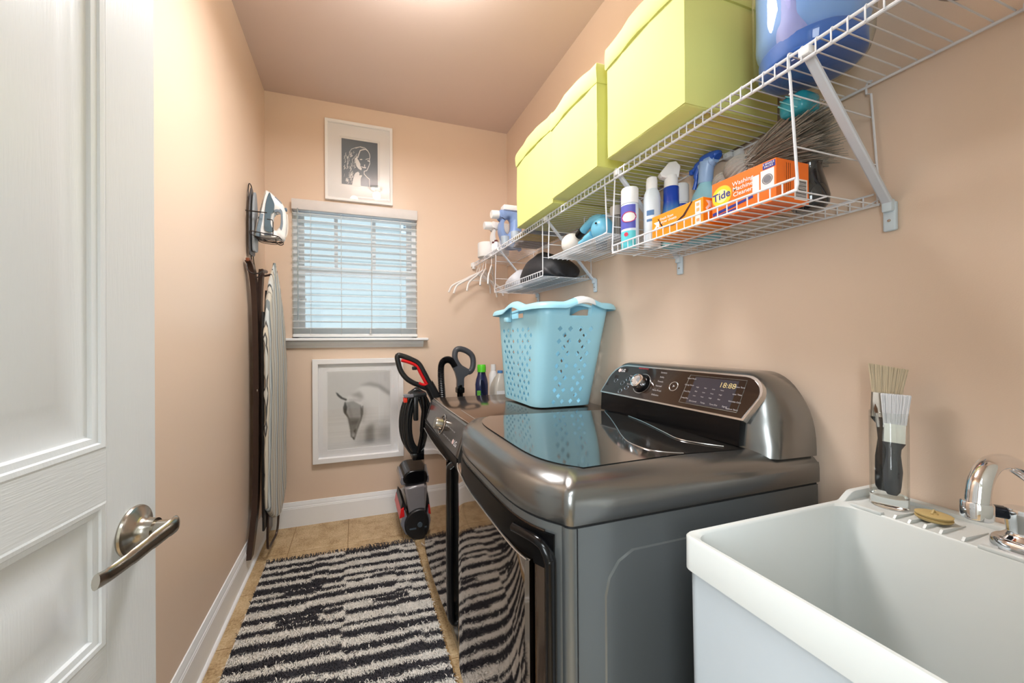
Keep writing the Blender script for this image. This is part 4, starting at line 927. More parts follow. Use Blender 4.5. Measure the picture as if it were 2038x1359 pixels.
# ============================================================ carpet cleaner
BK2 = M('charcoal_plastic', (30, 30, 32), .3, coat=.2)
cc = thing('carpet_cleaner', 'black and red upright carpet cleaner with coiled hose beside the washer', 'carpet cleaner', (.40, 2.42, 0))
yc = 2.42
def CX(px, py, y=yc):  # helper only used with precomputed numbers below
    return None
loopo = [(.262, 1.122), (.300, 1.118), (.352, 1.096), (.398, 1.068), (.430, 1.015), (.458, .960), (.475, .925), (.455, .905), (.430, .912), (.398, .928), (.360, .945), (.318, .975), (.285, 1.02), (.268, 1.07)]
loop = cr([(x, yc, z) for x, z in loopo], 5, closed=True)
obj('handle_loop', B().tube(loop, .0125, 12, closed=True, flat=1.35, up=(0, 1, 0)), BK2, parent=cc)
obj('handle_inlay', B().tube(cr([(.285, yc-.004, 1.093), (.340, yc-.004, 1.076), (.385, yc-.004, 1.050), (.415, yc-.004, .995), (.440, yc-.004, .948), (.450, yc-.004, .928), (.42, yc-.004, .930), (.398, yc-.004, .942)], 5), .0105, 10), RED, parent=cc)
obj('trigger', B().rbox(.355, .385, yc-.014, yc+.010, 1.028, 1.05, .004), BLACKM, parent=cc)
obj('neck', B().tube(cr([(.458, yc, .935), (.486, yc, .885), (.512, yc, .82), (.515, yc, .70), (.50, yc, .55), (.49, yc, .42), (.475, yc, .28), (.45, yc, .14)], 6), [.028]*13+[.034]*12+[.040]*18, 14, flat=1.3, up=(0, 1, 0)), BK2, parent=cc, smooth=60)
hs = B()
for k, (a, r0, yy) in enumerate(((.085, .205, -.075), (.067, .185, -.095), (.050, .165, -.085), (.098, .195, -.045))):
    pts = []
    for j in range(40):
        t = 2*PI*j/40; pts.append((.375+a*math.cos(t)-.004*math.sin(2*t), yc+yy+.006*math.cos(t), .700+r0*math.sin(t)-.01*math.cos(t)))
    hs.tube(pts, .0155, 10, closed=True)
obj('hose', hs, M('black_hose', (26, 28, 30), .25, coat=.2, bump=.3, bscale=60), parent=cc)
obj('hose_hook', B().rbox(.325, .43, yc-.12, yc-.01, .855, .895, .012).rbox(.345, .375, yc-.13, yc-.09, .72, .87, .008), BK2, parent=cc)
obj('spray_tool', B().tube(cr([(.405, yc-.115, .87), (.412, yc-.12, .80), (.405, yc-.122, .72), (.395, yc-.12, .62), (.375, yc-.11, .52)], 5), [.020]*6+[.017]*8+[.014]*7, 12), BLACKG, parent=cc)
obj('tool_tip', B().rbox(.285, .345, yc-.14, yc-.09, .868, .888, .006), M('clear_grey_plastic', (120, 120, 128), .15, coat=.5), parent=cc)
obj('release_tab', B().rbox(.283, .306, yc-.135, yc-.095, .838, .868, .004), M('orange_red_plastic', (232, 62, 40), .35), parent=cc)
obj('hose_clip', B().tube(cr([(.36, yc-.05, .89), (.365, yc-.05, .915), (.385, yc-.05, .918), (.395, yc-.05, .895)], 4), .004, 6), BLACKM, parent=cc)
obj('hose_band', B().rbox(.335, .425, yc-.13, yc-.02, .475, .52, .008), BLACKG, parent=cc)
# lower body
TNK = M('smoky_tank', (126, 122, 124), .12, coat=.5, var=.05)
def cslab(poly, y0, y1, nm, mat, bev=.006): return obj(nm, B().prism(poly, (0, y0, 0), (1, 0, 0), (0, 0, 1), (0, y1-y0, 0)), mat, parent=cc, bevel=bev, smooth=30)
cslab([(.285, .315), (.45, .325), (.435, .15), (.40, .075), (.325, .07)], yc-.13, yc+.13, 'tank', TNK, .012)
cslab([(.262, .345), (.268, .375), (.288, .372), (.300, .330), (.272, .325)], yc-.11, yc+.11, 'tank_lip', MATS['clear_grey_plastic'], .004)
tl = [(.280, .355), (.292, .392), (.330, .410), (.425, .405), (.440, .370), (.425, .335), (.315, .325)]
cslab([(p.x, p.y) for p in cr([(x, z, 0) for x, z in tl], 4, closed=True)], yc-.12, yc+.12, 'tank_lid', BLACKG, .008)
cslab([(.33, .06), (.42, .20), (.47, .34), (.535, .40), (.545, .10), (.54, .03), (.36, .03)], yc-.10, yc+.14, 'base_body', BK2, .012)
cslab([(.258, .10), (.285, .185), (.325, .07), (.34, .025), (.29, .03)], yc-.14, yc+.14, 'nozzle', MATS['clear_grey_plastic'], .006)
cslab([(.252, .135), (.262, .19), (.280, .20), (.285, .145)], yc-.142, yc+.142, 'red_bumper', RED, .003)
cslab([(.262, .185), (.272, .235), (.296, .20), (.288, .17)], yc-.13, yc+.13, 'nozzle_hinge', BLACKM, .003)
whl = B().lathe([(0, 0), (.078, 0), (.088, .004), (.092, .012), (.092, .028), (.086, .034), (0, .034)], (.374, yc-.128, .093), 40, axis=(0, -1, 0))
w1 = obj('wheel', whl, BLACKM, parent=cc)
obj('hub', B().lathe([(0, .034), (.016, .034), (.014, .042), (0, .042)], (.374, yc-.128, .093), 16, axis=(0, -1, 0))  .box(.311, .351, yc-.166, yc-.162, .070, .078), M('blue_grey_hub', (70, 82, 92), .3), parent=w1)
obj('wheel', B().lathe([(0, 0), (.092, 0), (.092, .03), (0, .03)], (.43, yc+.18, .093), 28, axis=(0, -1, 0)), BLACKM, parent=cc)
solo('cleaning_brush', B().rbox(.44, .475, 2.19, 2.25, 0.001, .085, .006), M('navy_plastic', (26, 46, 96), .35), 'small navy plastic brush block standing on floor beside the big black wheel', 'brush', (.457, 2.22, 0))

# ============================================================ upright vacuum behind the washer
vc = thing('vacuum_cleaner', 'dark grey upright vacuum with loop handle and ribbed hose behind the washer', 'vacuum', (.68, 2.42, 0)); yv = 2.40
lp = [(.640, 1.135), (.655, 1.158), (.685, 1.160), (.725, 1.145), (.757, 1.118), (.768, 1.08), (.762, 1.03), (.738, 1.005), (.700, 1.022), (.668, 1.045), (.642, 1.09)]
GRP = M('grey_grip_plastic', (70, 72, 78), .35)
obj('handle', B().tube(cr([(x, yv, z) for x, z in lp], 6, closed=True), .0165, 12, closed=True, flat=1.2, up=(0, 1, 0)), GRP, parent=vc)
nk_ = [(.625, 1.035), (.650, 1.05), (.69, 1.035), (.735, 1.01), (.725, .985), (.700, .965), (.695, .90), (.655, .90), (.652, .95), (.640, 1.0)]
obj('neck', B().prism([(p.x, p.y) for p in cr([(x, z, 0) for x, z in nk_], 4, closed=True)], (0, yv-.018, 0), (1, 0, 0), (0, 0, 1), (0, .036, 0)), GRP, parent=vc, bevel=.008)
obj('wand', B().tube([(.674, yv, .92), (.674, yv, .62), (.672, yv+.04, .3)], .021, 14), BLACKG, parent=vc)
obj('collar', B().rbox(.646, .70, yv-.028, yv+.028, .865, .905, .008).rbox(.648, .664, yv-.034, yv-.02, .875, .915, .003).rbox(.645, .715, yv-.03, yv+.03, .80, .835, .012), BLACKG, parent=vc)
# ribbed hose
path = cr([(.640, yv, 1.045), (.622, yv, 1.075), (.600, yv, 1.090), (.572, yv, 1.088), (.550, yv, 1.066), (.543, yv, 1.02), (.545, yv, .94), (.553, yv+.005, .84), (.560, yv+.01, .70), (.575, yv+.02, .50), (.60, yv+.03, .35)], 16)
rad = [.0215+.0024*(1 if k % 2 else -1) for k in range(len(path))]
obj('ribbed_hose', B().tube(path, rad, 12, up=(0, 1, 0)), M('black_ribbed_hose', (28, 28, 30), .35), parent=vc, smooth=0)
obj('canister', B().lathe([(0, .10), (.095, .10), (.10, .14), (.10, .52), (.085, .58), (.03, .64), (0, .64)], (.675, yv+.10, 0), 28), BK2, parent=vc)
obj('floor_head', B().rbox(.54, .79, yv-.16, yv+.14, .008, .085, .02).rbox(.62, .73, yv-.02, yv+.12, .06, .16, .02), BK2, parent=vc)
for x in (.58, .77): obj('wheel', B().cyl((x-.012, yv+.10, .035), (x+.012, yv+.10, .035), .035, n=20), BLACKM, parent=vc)

# ---- low cabinet and the bottles on it (behind the washer, right)
sc_ = thing('storage_cabinet', 'low white cabinet hidden behind the washer holding cleaning bottles', 'cabinet', (.96, 2.46, 0))
obj('body', B().box(.80, 1.13, 2.26, 2.65, .04, .765), WHITEP, parent=sc_, bevel=.003)
obj('top', B().box(.79, 1.135, 2.25, 2.655, .765, .785), WHITEP, parent=sc_, bevel=.004)
obj('door', B().box(.81, .96, 2.248, 2.26, .06, .755).box(.965, 1.12, 2.248, 2.26, .06, .755), TRIM, parent=sc_, bevel=.002)
for x in (.945, .98): obj('knob', B().sph((x, 2.24, .45), .012, 12), NICKEL, parent=sc_)
for x, y in ((.82, 2.28), (1.11, 2.28), (.82, 2.63), (1.11, 2.63)): obj('foot', B().cyl((x, y, 0), (x, y, .04), .015, n=10), BLACKM, parent=sc_)
CT = .7855
t = thing('detergent_bottle', 'navy detergent bottle with bright green cap behind the washer', 'bottle', (.835, 2.42, CT)); c = Vector((.835, 2.42, CT))
NAVY = M('navy_bottle', (34, 40, 78), .2, coat=.3)
obj('body', B().lathe([(0, 0), (.040, 0), (.044, .006), (.045, .07), (.046, .13), (.040, .165), (.031, .19), (.026, .215), (.026, .222), (0, .222)], c, 28, sx=1., sy=.7), NAVY, parent=t)
obj('cap', B().lathe([(0, .215), (.030, .215), (.0305, .245), (.029, .262), (.026, .265), (0, .265)], c, 24), M('bright_green_cap', (92, 208, 44), .3), parent=t)
obj('handle_recess', B().prism([(p.x, p.y) for p in cr([(-.014, .16, 0), (.004, .15, 0), (.012, .10, 0), (.02, .03, 0), (.008, .02, 0), (-.012, .10, 0)], 5, closed=True)], c+Vector((0, -.040, 0)), (1, 0, 0), (0, 0, 1), (0, .015, 0)), M('navy_recess_shade', (20, 24, 48), .3), parent=t)  # shade of the grip hollow painted as a darker navy shape
obj('label_patch', B().rbox(c.x-.044, c.x-.018, c.y-.036, c.y-.028, CT+.01, CT+.09, .002), M('label_green_red', (92, 160, 60), .5, var=.5, scale=60), parent=t)
t = thing('milk_jug', 'translucent plastic gallon jug with blue cap behind the washer', 'jug', (.965, 2.40, CT)); c = Vector((.965, 2.40, CT))
obj('body', B().loft([rr(c.x-h, c.x+h, c.y-h, c.y+h, CT+z, r, 4) for h, z, r in ((.056, 0, .02), (.060, .006, .022), (.060, .10, .022), (.054, .13, .025), (.038, .17, .025), (.022, .195, .018), (.017, .205, .015), (.017, .215, .015))]), M('translucent_jug', (216, 214, 206), .3, trans=.35), parent=t, smooth=50)
obj('cap', B().lathe([(0, .205), (.0195, .205), (.0195, .222), (0, .223)], c, 20), M('mid_blue_cap', (74, 130, 190), .4), parent=t)
obj('label_patch', B().box(c.x-.05, c.x+.05, c.y-.0625, c.y-.0605, CT+.01, CT+.088).rbox(c.x+.01, c.x+.04, c.y-.064, c.y-.0625, CT+.05, CT+.07, .0005), M('white_paper_label', (226, 228, 232), .5), parent=t, smooth=0)
t = thing('white_bottle', 'small white capped bottle behind the blue capped jug', 'bottle', (.975, 2.56, CT)); c = Vector((.975, 2.56, CT))
obj('body', B().lathe([(0, 0), (.032, 0), (.032, .18), (.02, .205), (.018, .21), (0, .21)], c, 20), WHITEP, parent=t); obj('cap', B().lathe([(0, .21), (.02, .21), (.018, .255), (0, .257)], c, 20), WHITEP, parent=t)
t = thing('spray_bottle', 'white trigger spray bottle with yellow label partly hidden by the aqua basket', 'bottle', (1.065, 2.42, CT)); c = Vector((1.065, 2.42, CT))
obj('body', B().lathe([(0, 0), (.038, 0), (.040, .01), (.040, .13), (.030, .17), (.016, .20), (0, .20)], c, 20), M('white_grey_bottle', (214, 208, 206), .35), parent=t)
obj('trigger_head', B().rbox(c.x-.045, c.x+.02, c.y-.012, c.y+.012, CT+.225, CT+.25, .004).cyl(c+Vector((0, 0, .20)), c+Vector((0, 0, .23)), .012).rbox(c.x-.03, c.x-.02, c.y-.006, c.y+.006, CT+.18, CT+.228, .003), WHITEP, parent=t)
obj('label_patch', B().lathe([(.0405, .03), (.0408, .031), (.0408, .12), (.0405, .121)], c, 20, caps=False), M('yellow_label', (206, 190, 110), .5, var=.15, scale=50), parent=t)
t = thing('blue_cap_can', 'navy and pink capped can standing behind the trigger spray bottle', 'can', (1.085, 2.53, CT)); c = Vector((1.085, 2.53, CT))
obj('body', B().lathe([(0, 0), (.03, 0), (.03, .27), (0, .275)], c, 20), NAVY, parent=t); obj('cap', B().lathe([(0, .27), (.026, .27), (.026, .305), (.024, .31), (0, .31)], c, 20), M('pink_violet_cap', (196, 120, 190), .35), parent=t)
t = thing('yellow_tub', 'small yellow tub with white lid standing low behind the washer', 'tub', (1.04, 2.31, CT)); c = Vector((1.04, 2.31, CT))
obj('body', B().lathe([(0, 0), (.030, 0), (.034, .075), (0, .075)], c, 20), M('yellow_tub_plastic', (226, 190, 44), .4), parent=t); obj('lid', B().lathe([(0, .075), (.036, .075), (.036, .085), (0, .085)], c, 20), WHITEP, parent=t)
# ============================================================ long wire shelf
XF, ZT, ZLo = .865, 1.806, 1.777
sh = thing('wire_shelf', 'long white coated wire shelf running along the right wall above everything', 'shelf', (1.0, 1.3, ZT))
YS0, YS1 = -.02, YB-.006
obj('front_rail', B().cyl((XF, YS0, ZT-.004), (XF, YS1, ZT-.004), .0032, n=8), WIRE, parent=sh)
obj('front_rail', B().cyl((XF, YS0, ZLo), (XF, YS1, ZLo), .0036, n=8), WIRE, parent=sh)
obj('back_rail', B().cyl((XR-.012, YS0, ZT-.006), (XR-.012, YS1, ZT-.006), .0032, n=8), WIRE, parent=sh)
bb = B().tube([(XR-.010, 0, ZT), (XF-.001, 0, ZT), (XF-.0042, 0, ZT-.0035), (XF-.0042, 0, ZLo-.002)], .0015, 5)
dw = obj('deck_wire', bb, WIRE, parent=sh, smooth=60); N_ = int((YS1-YS0-.01)/.0246)
dw.location.y += 0
for k in range(N_):
    if k == 0: dw.location = (-0, YS0+.008, 0); continue
    c = dw.copy(); COL.objects.link(c); c.location = (0, YS0+.008+.0246*k, 0)
obj('wall_mount', B().rbox(XF-.012, XF+.012, YB-.022, YB-.001, ZLo-.016, ZT+.006, .004).rbox(XF-.02, XF-.012, YB-.012, YB-.001, ZLo+.002, ZT+.002, .002), WHITEP, parent=sh)
for y in (.30, .86, 1.45, 2.05):
    obj('wall_clip', B().rbox(XR-.022, XR-.001, y-.035, y-.010, ZT-.022, ZT-.002, .005).rbox(XR-.024, XR-.001, y-.006, y+.022, ZT-.016, ZT+.004, .005).cyl((XR-.024, y+.008, ZT-.006), (XR-.027, y+.008, ZT-.006), .005), WHITEP, parent=sh)
BR = M('pale_grey_bracket', (206, 210, 218), .35)
for i, y in enumerate((.50, 1.062, 1.567, 2.172)):
    a = Vector((XF+.004, y, ZT-.012)); c = Vector((XR-.012, y, 1.508 if i else 1.512)); d = (c-a).normalized(); s = Vector((0, 1, 0)); n_ = d.cross(s)
    rings = [[p+s*(w*.0085)+n_*(h*.004) for w, h in ((-1, -.6), (-.7, -1), (.7, -1), (1, -.6), (1, .8), (-1, .8))] for p in (a, c)]
    o = obj('diagonal_brace', B().loft(rings), BR, parent=sh, smooth=20)
    obj('foot_plate', B().rbox(XR-.012, XR-.0005, y-.011, y+.011, 1.455, 1.52, .004, 3).rbox(XR-.022, XR-.006, y-.009, y+.009, 1.497, 1.525, .004), M('blue_white_plastic', (208, 222, 232), .3), parent=o)
    obj('screw', B().lathe([(0, 0), (.0032, 0), (.0025, .0015), (0, .0018)], (XR-.012, y, 1.478), 12, axis=(-1, 0, 0)), NICKEL, parent=o)
    obj('top_clip', B().rbox(XF-.006, XF+.016, y-.010, y+.010, ZT-.022, ZT-.004, .003), WHITEP, parent=o)

# ============================================================ under-shelf wire baskets
def under_basket(nm, label, ya, yb, zf, topa, topb, pitch, mesh=False, xb0=XR-.012):
    t = thing(nm, label, 'wire basket', (1.0, (ya+yb)/2, zf), 'wire baskets hanging under the shelf'); r = .0022
    lip = .026
    obj('front_rail', B().cyl((XF, ya, zf), (XF, yb, zf), .0028, n=7), WIRE, parent=t)
    if not mesh: obj('front_rail', B().cyl((XF, ya+.004, zf+lip), (XF, yb-.001, zf+lip), .0028, n=7), WIRE, parent=t)
    obj('back_rail', B().cyl((xb0, ya, zf), (xb0, yb, zf), .0028, n=7), WIRE, parent=t)
    if not mesh: obj('back_rail', B().cyl((xb0, ya+.01, zf+lip), (xb0, yb, zf+lip), .0024, n=7), WIRE, parent=t)
    for x in ((.955, 1.05) if not mesh else [.865+.0245*k for k in range(1, 11)]): obj('long_wire', B().cyl((x, ya, zf-.003), (x, yb, zf-.003), .002 if not mesh else .0014, n=5), WIRE, parent=t)
    n = int((yb-ya)/pitch); b0 = B()
    if mesh: b0.tube([(XF, 0, zf), (xb0, 0, zf)], .0014, 5)
    else: b0.tube([(XF, 0, zf+lip), (XF, 0, zf), (xb0, 0, zf), (xb0, 0, zf+lip)], .0016, 5)
    w = obj('floor_wire', b0, WIRE, parent=t, smooth=0); L0 = Vector((1.0, (ya+yb)/2, zf))
    for k in range(n+1):
        if k == 0: w.location = (0, ya+.004, 0); continue
        c = w.copy(); COL.objects.link(c); c.location = (0, ya+.004+(yb-ya-.008)*k/n, 0)
    for y, yt in ((ya, topa), (yb, topb)):
        s = 1 if y == ya else -1
        f = cr([(XF+.016, yt, ZT+.006), (XF+.010, yt, ZT+.008), (XF+.004, yt, ZT+.004), (XF+.003, yt, ZT-.012), (XF+.003, yt-.003*s, ZLo-.016)], 3)
        bb = B().tube(f+[Vector((XF, y, zf+.012)), Vector((XF, y+.002*s, zf+.003)), Vector((XF, y+.02*s, zf+.001))], .0026, 7)
        obj('hanger_wire', bb, WIRE, parent=t)
        xb = xb0
        bb = B().tube([(xb, yt-.006, ZT+.002), (xb, yt, ZT+.006), (xb, yt+.005, ZT-.004), (xb, yt+.004, ZT-.022), (xb, yt-.004, ZT-.026), (xb, y, zf+.012), (xb, y+.03*s, zf)], .0022, 7)
        obj('hanger_wire', bb, WIRE, parent=t)
        for q in (.36, .80 if not mesh else .7):
            yy = y+(yt-y)*q; z = zf+(ZLo-zf)*q; obj('side_wire', B().cyl((XF, yy, z), (xb, yy, z), .0016, n=6), WIRE, parent=t)
    return t
under_basket('under_shelf_basket', 'nearest hanging wire basket holding the orange boxes and spray cans', .515, 1.087, 1.520, .532, 1.073, .0246)
under_basket('under_shelf_basket', 'middle hanging fine mesh wire basket with white ball and aqua hand steamer', 1.115, 1.537, 1.600, 1.13, 1.530, .0125, mesh=True, xb0=1.06)
under_basket('under_shelf_basket', 'farthest hanging wire basket holding the dark folded bags', 1.592, 2.230, 1.526, 1.60, 2.215, .0246)

# ============================================================ yellow-green fabric boxes on the shelf
YEL = M('lime_yellow_fabric', (210, 210, 122), .7, var=.02, scale=14, bump=.5, bscale=10, sheen=.2)
def fabric_box(label, ya, yb, xf, zt, seed, grp='lime fabric boxes on the shelf'):
    t = thing('fabric_box', label, 'storage box', ((xf+1.13)/2, (ya+yb)/2, ZT), grp); rs = random.Random(seed); z0 = ZT+.0025
    xb = 1.132
    def ring(z, d, bulge=0., n=8):
        P = []
        def seg(a, c, nx, ny):
            for k in range(n):
                q = k/n; s = math.sin(PI*q); P.append((a[0]+(c[0]-a[0])*q+nx*bulge*s, a[1]+(c[1]-a[1])*q+ny*bulge*s, z))
        A = [(xf-d, ya-d), (xb+min(d, .002), ya-d), (xb+min(d, .002), yb+d), (xf-d, yb+d)]
        seg(A[0], A[1], 0, -1); seg(A[1], A[2], 0, 0); seg(A[2], A[3], 0, 1); seg(A[3], A[0], -1, 0); return P
    H = zt-z0; ph = rs.uniform(0, 6)
    bb = B().loft([ring(z0, -.004), ring(z0+.003, -.0005, .001), ring(z0+H*.15, 0, .004), ring(z0+H*.4, .001, .007), ring(z0+H*.7, .0, .006), ring(zt-.02, 0, .003)])
    v = []
    for x, y, z in bb.v:
        w = .0012*math.sin(26*y+19*z+ph)+.001*math.sin(40*(y-z)+ph); v.append((x+w if x < xf+.03 else x, y, z))
    bb.v = v; obj('box_body', bb, YEL, parent=t, smooth=40)
    lh = .078
    lid = B().loft([ring(zt-lh, .0035, .007), ring(zt-lh+.006, .006, .008), ring(zt-.03, .0055, .006), ring(zt-.006, .0035, .003), ring(zt, -.002, 0), ring(zt+.010, -.05), ring(zt+.014, -.11)])
    v = []
    for x, y, z in lid.v:
        sag = -.010*math.cos(2*PI*((y-ya)/(yb-ya)))*(1 if z > zt-.03 else .3); w = .002*math.sin(55*y+80*z+ph) if x < xf+.03 else 0
        v.append((x+w, y, z+sag*.8))
    lid.v = v; obj('lid', lid, YEL, parent=t, smooth=50)
    obj('seam_piping', B().tube([(xf-.001, ya-.001, z0+.005), (xf-.001, yb+.001, z0+.005)], .0014, 5).tube([(xf-.001, ya-.001, z0+.005), (xf-.001, ya-.001, zt-lh)], .0012, 5).tube([(xf, ya-.001, z0+.005), (xb, ya-.001, z0+.005)], .0014, 5), YEL, parent=t)
fabric_box('nearest and largest lime yellow fabric storage box on the wire shelf', .722, 1.020, .797, 2.185, 1)
fabric_box('middle lime yellow fabric storage box of the three on the shelf', 1.076, 1.380, .797, 2.180, 2)
fabric_box('farthest lime yellow fabric storage box beside the white detergent jugs', 1.418, 1.788, .822, 2.215, 3)

# ============================================================ big jar of blue cloths
jc = Vector((.985, .560, ZT+.002))
jr = thing('glass_jar', 'large clear round glass jar stuffed with blue cloths at near shelf end', 'jar', jc)
JG = MG('jar_glass', (.93, .965, .97), .01)
obj('jar_wall', B().lathe([(0, .002), (.055, .0), (.078, .006), (.095, .022), (.102, .048), (.104, .09), (.1045, .16), (.104, .24), (.100, .30), (.085, .335), (.075, .345), (.078, .36), (.081, .362)], jc, 48, caps=False), JG, parent=jr, smooth=70)
cl = thing('blue_cloths', 'crumpled blue and lilac cloths packed inside the big glass jar', 'cloth', jc+Vector((0, 0, .006)))
def crumple(c, r, z0, z1, seed, sx=1., sy=1.):
    rs = random.Random(seed); f = [(rs.uniform(2, 7), rs.uniform(8, 34), rs.uniform(0, 6), rs.uniform(.02, .06)) for _ in range(8)]; bb = B(); rings = []
    for i in range(30):
        t = i/29; z = z0+(z1-z0)*t; pr = r*min(1, math.sin(PI*min(.5, max(.02, t)*1.9))**.45)*min(1, (1.02-t)*6)**.5; ring = []
        for k in range(64):
            a = 2*PI*k/64; q = sum(am*(abs(math.sin(.5*(int(n_)*a+fr*z+ph)))**.7-.6) for n_, fr, ph, am in f)*.5
            rad = max(.01, pr*(1+q)); ring.append((c.x+rad*math.cos(a)*sx, c.y+rad*math.sin(a)*sy, z))
        rings.append(ring)
    return bb.loft(rings)
BL1 = M('light_blue_cloth', (128, 164, 222), .6, var=.16, scale=9, sheen=.3); BL2 = M('deep_blue_cloth', (44, 96, 178), .6, var=.2, scale=16, sheen=.3); LIL = M('lilac_cloth', (158, 160, 216), .6, var=.12, scale=10, sheen=.3)
obj('lower_cloth', crumple(jc, .092, jc.z+.006, jc.z+.07, 4), BL2, parent=cl, smooth=80)
obj('upper_cloth', crumple(jc, .097, jc.z+.026, jc.z+.30, 9), BL1, parent=cl, smooth=80)
obj('fold', crumple(jc+Vector((-.053, -.012, 0)), .052, jc.z+.02, jc.z+.28, 12, .95, .7), LIL, parent=cl, smooth=80)
solo('grey_dish', B().lathe([(0, 0), (.055, 0), (.062, .004), (.085, .035), (.088, .036), (.080, .03), (.055, .006), (0, .005)], (.985, .305, ZT+.0025), 40), M('taupe_dish', (150, 138, 122), .5), 'taupe round dish on shelf end cut off by the frame top', 'dish', (.985, .305, ZT))

# ============================================================ far shelf end: roll, jugs, cups, cloth
def bottlelabel(): pass
t = thing('paper_roll', 'white paper roll standing upright at the far shelf end', 'paper roll', (.90, 2.47, ZT))
obj('roll', B().lathe([(.018, 0), (.060, 0), (.061, .002), (.061, .098), (.060, .1), (.018, .1), (.018, 0)], (.895, 2.475, ZT+.0025), 36, caps=False), M('paper_white_roll', (232, 230, 228), .85), parent=t)
obj('core', B().lathe([(.0175, -.001), (.0175, .101)], (.895, 2.475, ZT+.0035), 20, caps=False), M('cardboard_core', (176, 150, 120), .8), parent=t)
def jug(label, c, mat, capm, s=1., hz=.0):
    t = thing('laundry_jug', label, 'jug', c); c = Vector(c)
    def pt(x, z): return c+Vector((0, -x*s, z*s))
    obj('body', B().loft([[c+Vector((q[0]*s, q[1]*s, z*s)) for q in [(w*math.copysign(abs(math.cos(a))**.6, math.cos(a)), d*math.copysign(abs(math.sin(a))**.6, math.sin(a))+o_) for a in [2*PI*k/20 for k in range(20)]]] for w, d, o_, z in ((.045, .07, 0, 0), (.048, .075, 0, .01), (.048, .075, 0, .13), (.046, .065, .008, .18), (.044, .05, .022, .22), (.04, .04, .03, .25))]), mat, parent=t, smooth=50)
    obj('handle', B().tube(cr([c+Vector((-.005, -.045*s, .245*s)), c+Vector((-.01, -.075*s, .235*s)), c+Vector((-.01, -.085*s, .19*s)), c+Vector((-.008, -.078*s, .13*s)), c+Vector((0, -.06*s, .09*s))], 5), .012*s, 10), mat, parent=t)
    obj('cap', B().lathe([(0, .245*s), (.030*s, .245*s), (.029*s, .285*s), (.026*s, .292*s), (0, .292*s)], c+Vector((0, .03*s, 0)), 22), capm, parent=t)
    return t
BLU = M('periwinkle_jug', (132, 158, 206), .35)
def jug2(label, base, W_, H_, mat, capm, seedcap=True):
    """jug seen side on: flat faced body in the x-z plane with a handle eye and spout cap at the top left"""
    t = thing('laundry_jug', label, 'jug', base, 'laundry jugs at the far shelf end'); b0 = Vector(base)
    out = [(0.30*W_, 0), (.92*W_, 0), (W_, .04*H_), (W_, .88*H_), (.93*W_, .95*H_), (.30*W_, .97*H_), (.05*W_, .97*H_), (.03*W_, .80*H_), (.14*W_, .76*H_), (.06*W_, .62*H_), (.05*W_, .42*H_), (.16*W_, .22*H_)]
    ce = [(.42*W_, .78*H_), (.55*W_, .70*H_), (.55*W_, .50*H_), (.42*W_, .36*H_), (.26*W_, .45*H_), (.24*W_, .65*H_)]
    oc = [(p.x, p.y) for p in cr([(x, z, 0) for x, z in out], 5, closed=True)]; N = len(oc)
    ic = [(p.x, p.y) for p in cr([(x, z, 0) for x, z in ce], 10, closed=True)]
    cx, cz = .40*W_, .57*H_
    inner_ = []
    for x, z in oc:
        a = math.atan2(z-cz, x-cx); bst = min(ic, key=lambda q: abs((math.atan2(q[1]-cz, q[0]-cx)-a+PI) % (2*PI)-PI)); inner_.append(bst)
    th_ = .034; bb = B()
    def R3(pts, d): return [b0+Vector((x, d, z)) for x, z in pts]
    mid = lambda q: [(o_[0]*(1-q)+i_[0]*q, o_[1]*(1-q)+i_[1]*q) for o_, i_ in zip(oc, inner_)]
    bb.loft([R3(oc, -th_*.6), R3(mid(.12), -th_), R3(mid(.7), -th_), R3(mid(1), -th_*.5), R3(mid(1), th_*.5), R3(mid(.7), th_), R3(mid(.12), th_), R3(oc, th_*.6)], closed=True)
    obj('body', bb, mat, parent=t, smooth=60)
    obj('cap', B().lathe([(0, 0), (.026, 0), (.027, .01), (.026, .045), (.024, .048), (0, .048)], b0+Vector((.30*W_, 0, .965*H_)) if not seedcap else b0+Vector((.02*W_, 0, .87*H_)), 22, axis=(0, 0, 1) if not seedcap else (-1, 0, -.05)), capm, parent=t)
    return t, b0
t, b0 = jug2('periwinkle blue laundry jug with white cap beside the farthest lime box', (.876, 2.20, ZT+.003), .155, .245, BLU, WHITEP)
obj('lid', B().rbox(b0.x+.03, b0.x+.15, b0.y-.032, b0.y+.032, ZT+.243, ZT+.278, .008), WHITEP, parent=t)
t, b0 = jug2('white laundry jug with open handle behind the blue one', (.890, 2.375, ZT+.003), .13, .225, WHITEP, WHITEP)
for i, (x, y, lb) in enumerate(((.915, 2.02, 'clear measuring cup in front of the blue jug, nearer the lime box'), (.895, 2.13, 'clear measuring cup in front of the blue jug, farther from the lime box'))):
    solo('measuring_cup', B().lathe([(0, 0), (.022, 0), (.027, .055), (.026, .055), (.021, .002), (0, .002)], (x, y, ZT+.003), 20), M('clear_cup_plastic', (222, 232, 240), .15, trans=.6), lb, 'cup', (x, y, ZT), 'clear cups by the jugs', smooth=40)
for i, (y, lb) in enumerate(((2.305, 'small white bottle with dark red cap between towel roll and white jug'), (2.260, 'small white bottle with dark red cap in front of white jug'))):
    t = thing('small_bottle', lb, 'bottle', (.886, y, ZT), 'small red capped bottles'); obj('body', B().lathe([(0, 0), (.016, 0), (.016, .045), (.010, .055), (0, .055)], (.886, y, ZT+.003), 16), WHITEP, parent=t); obj('cap', B().lathe([(0, .055), (.011, .055), (.011, .066), (0, .066)], (.886, y, ZT+.003), 14), M('dark_red_cap', (86, 24, 28), .4), parent=t)
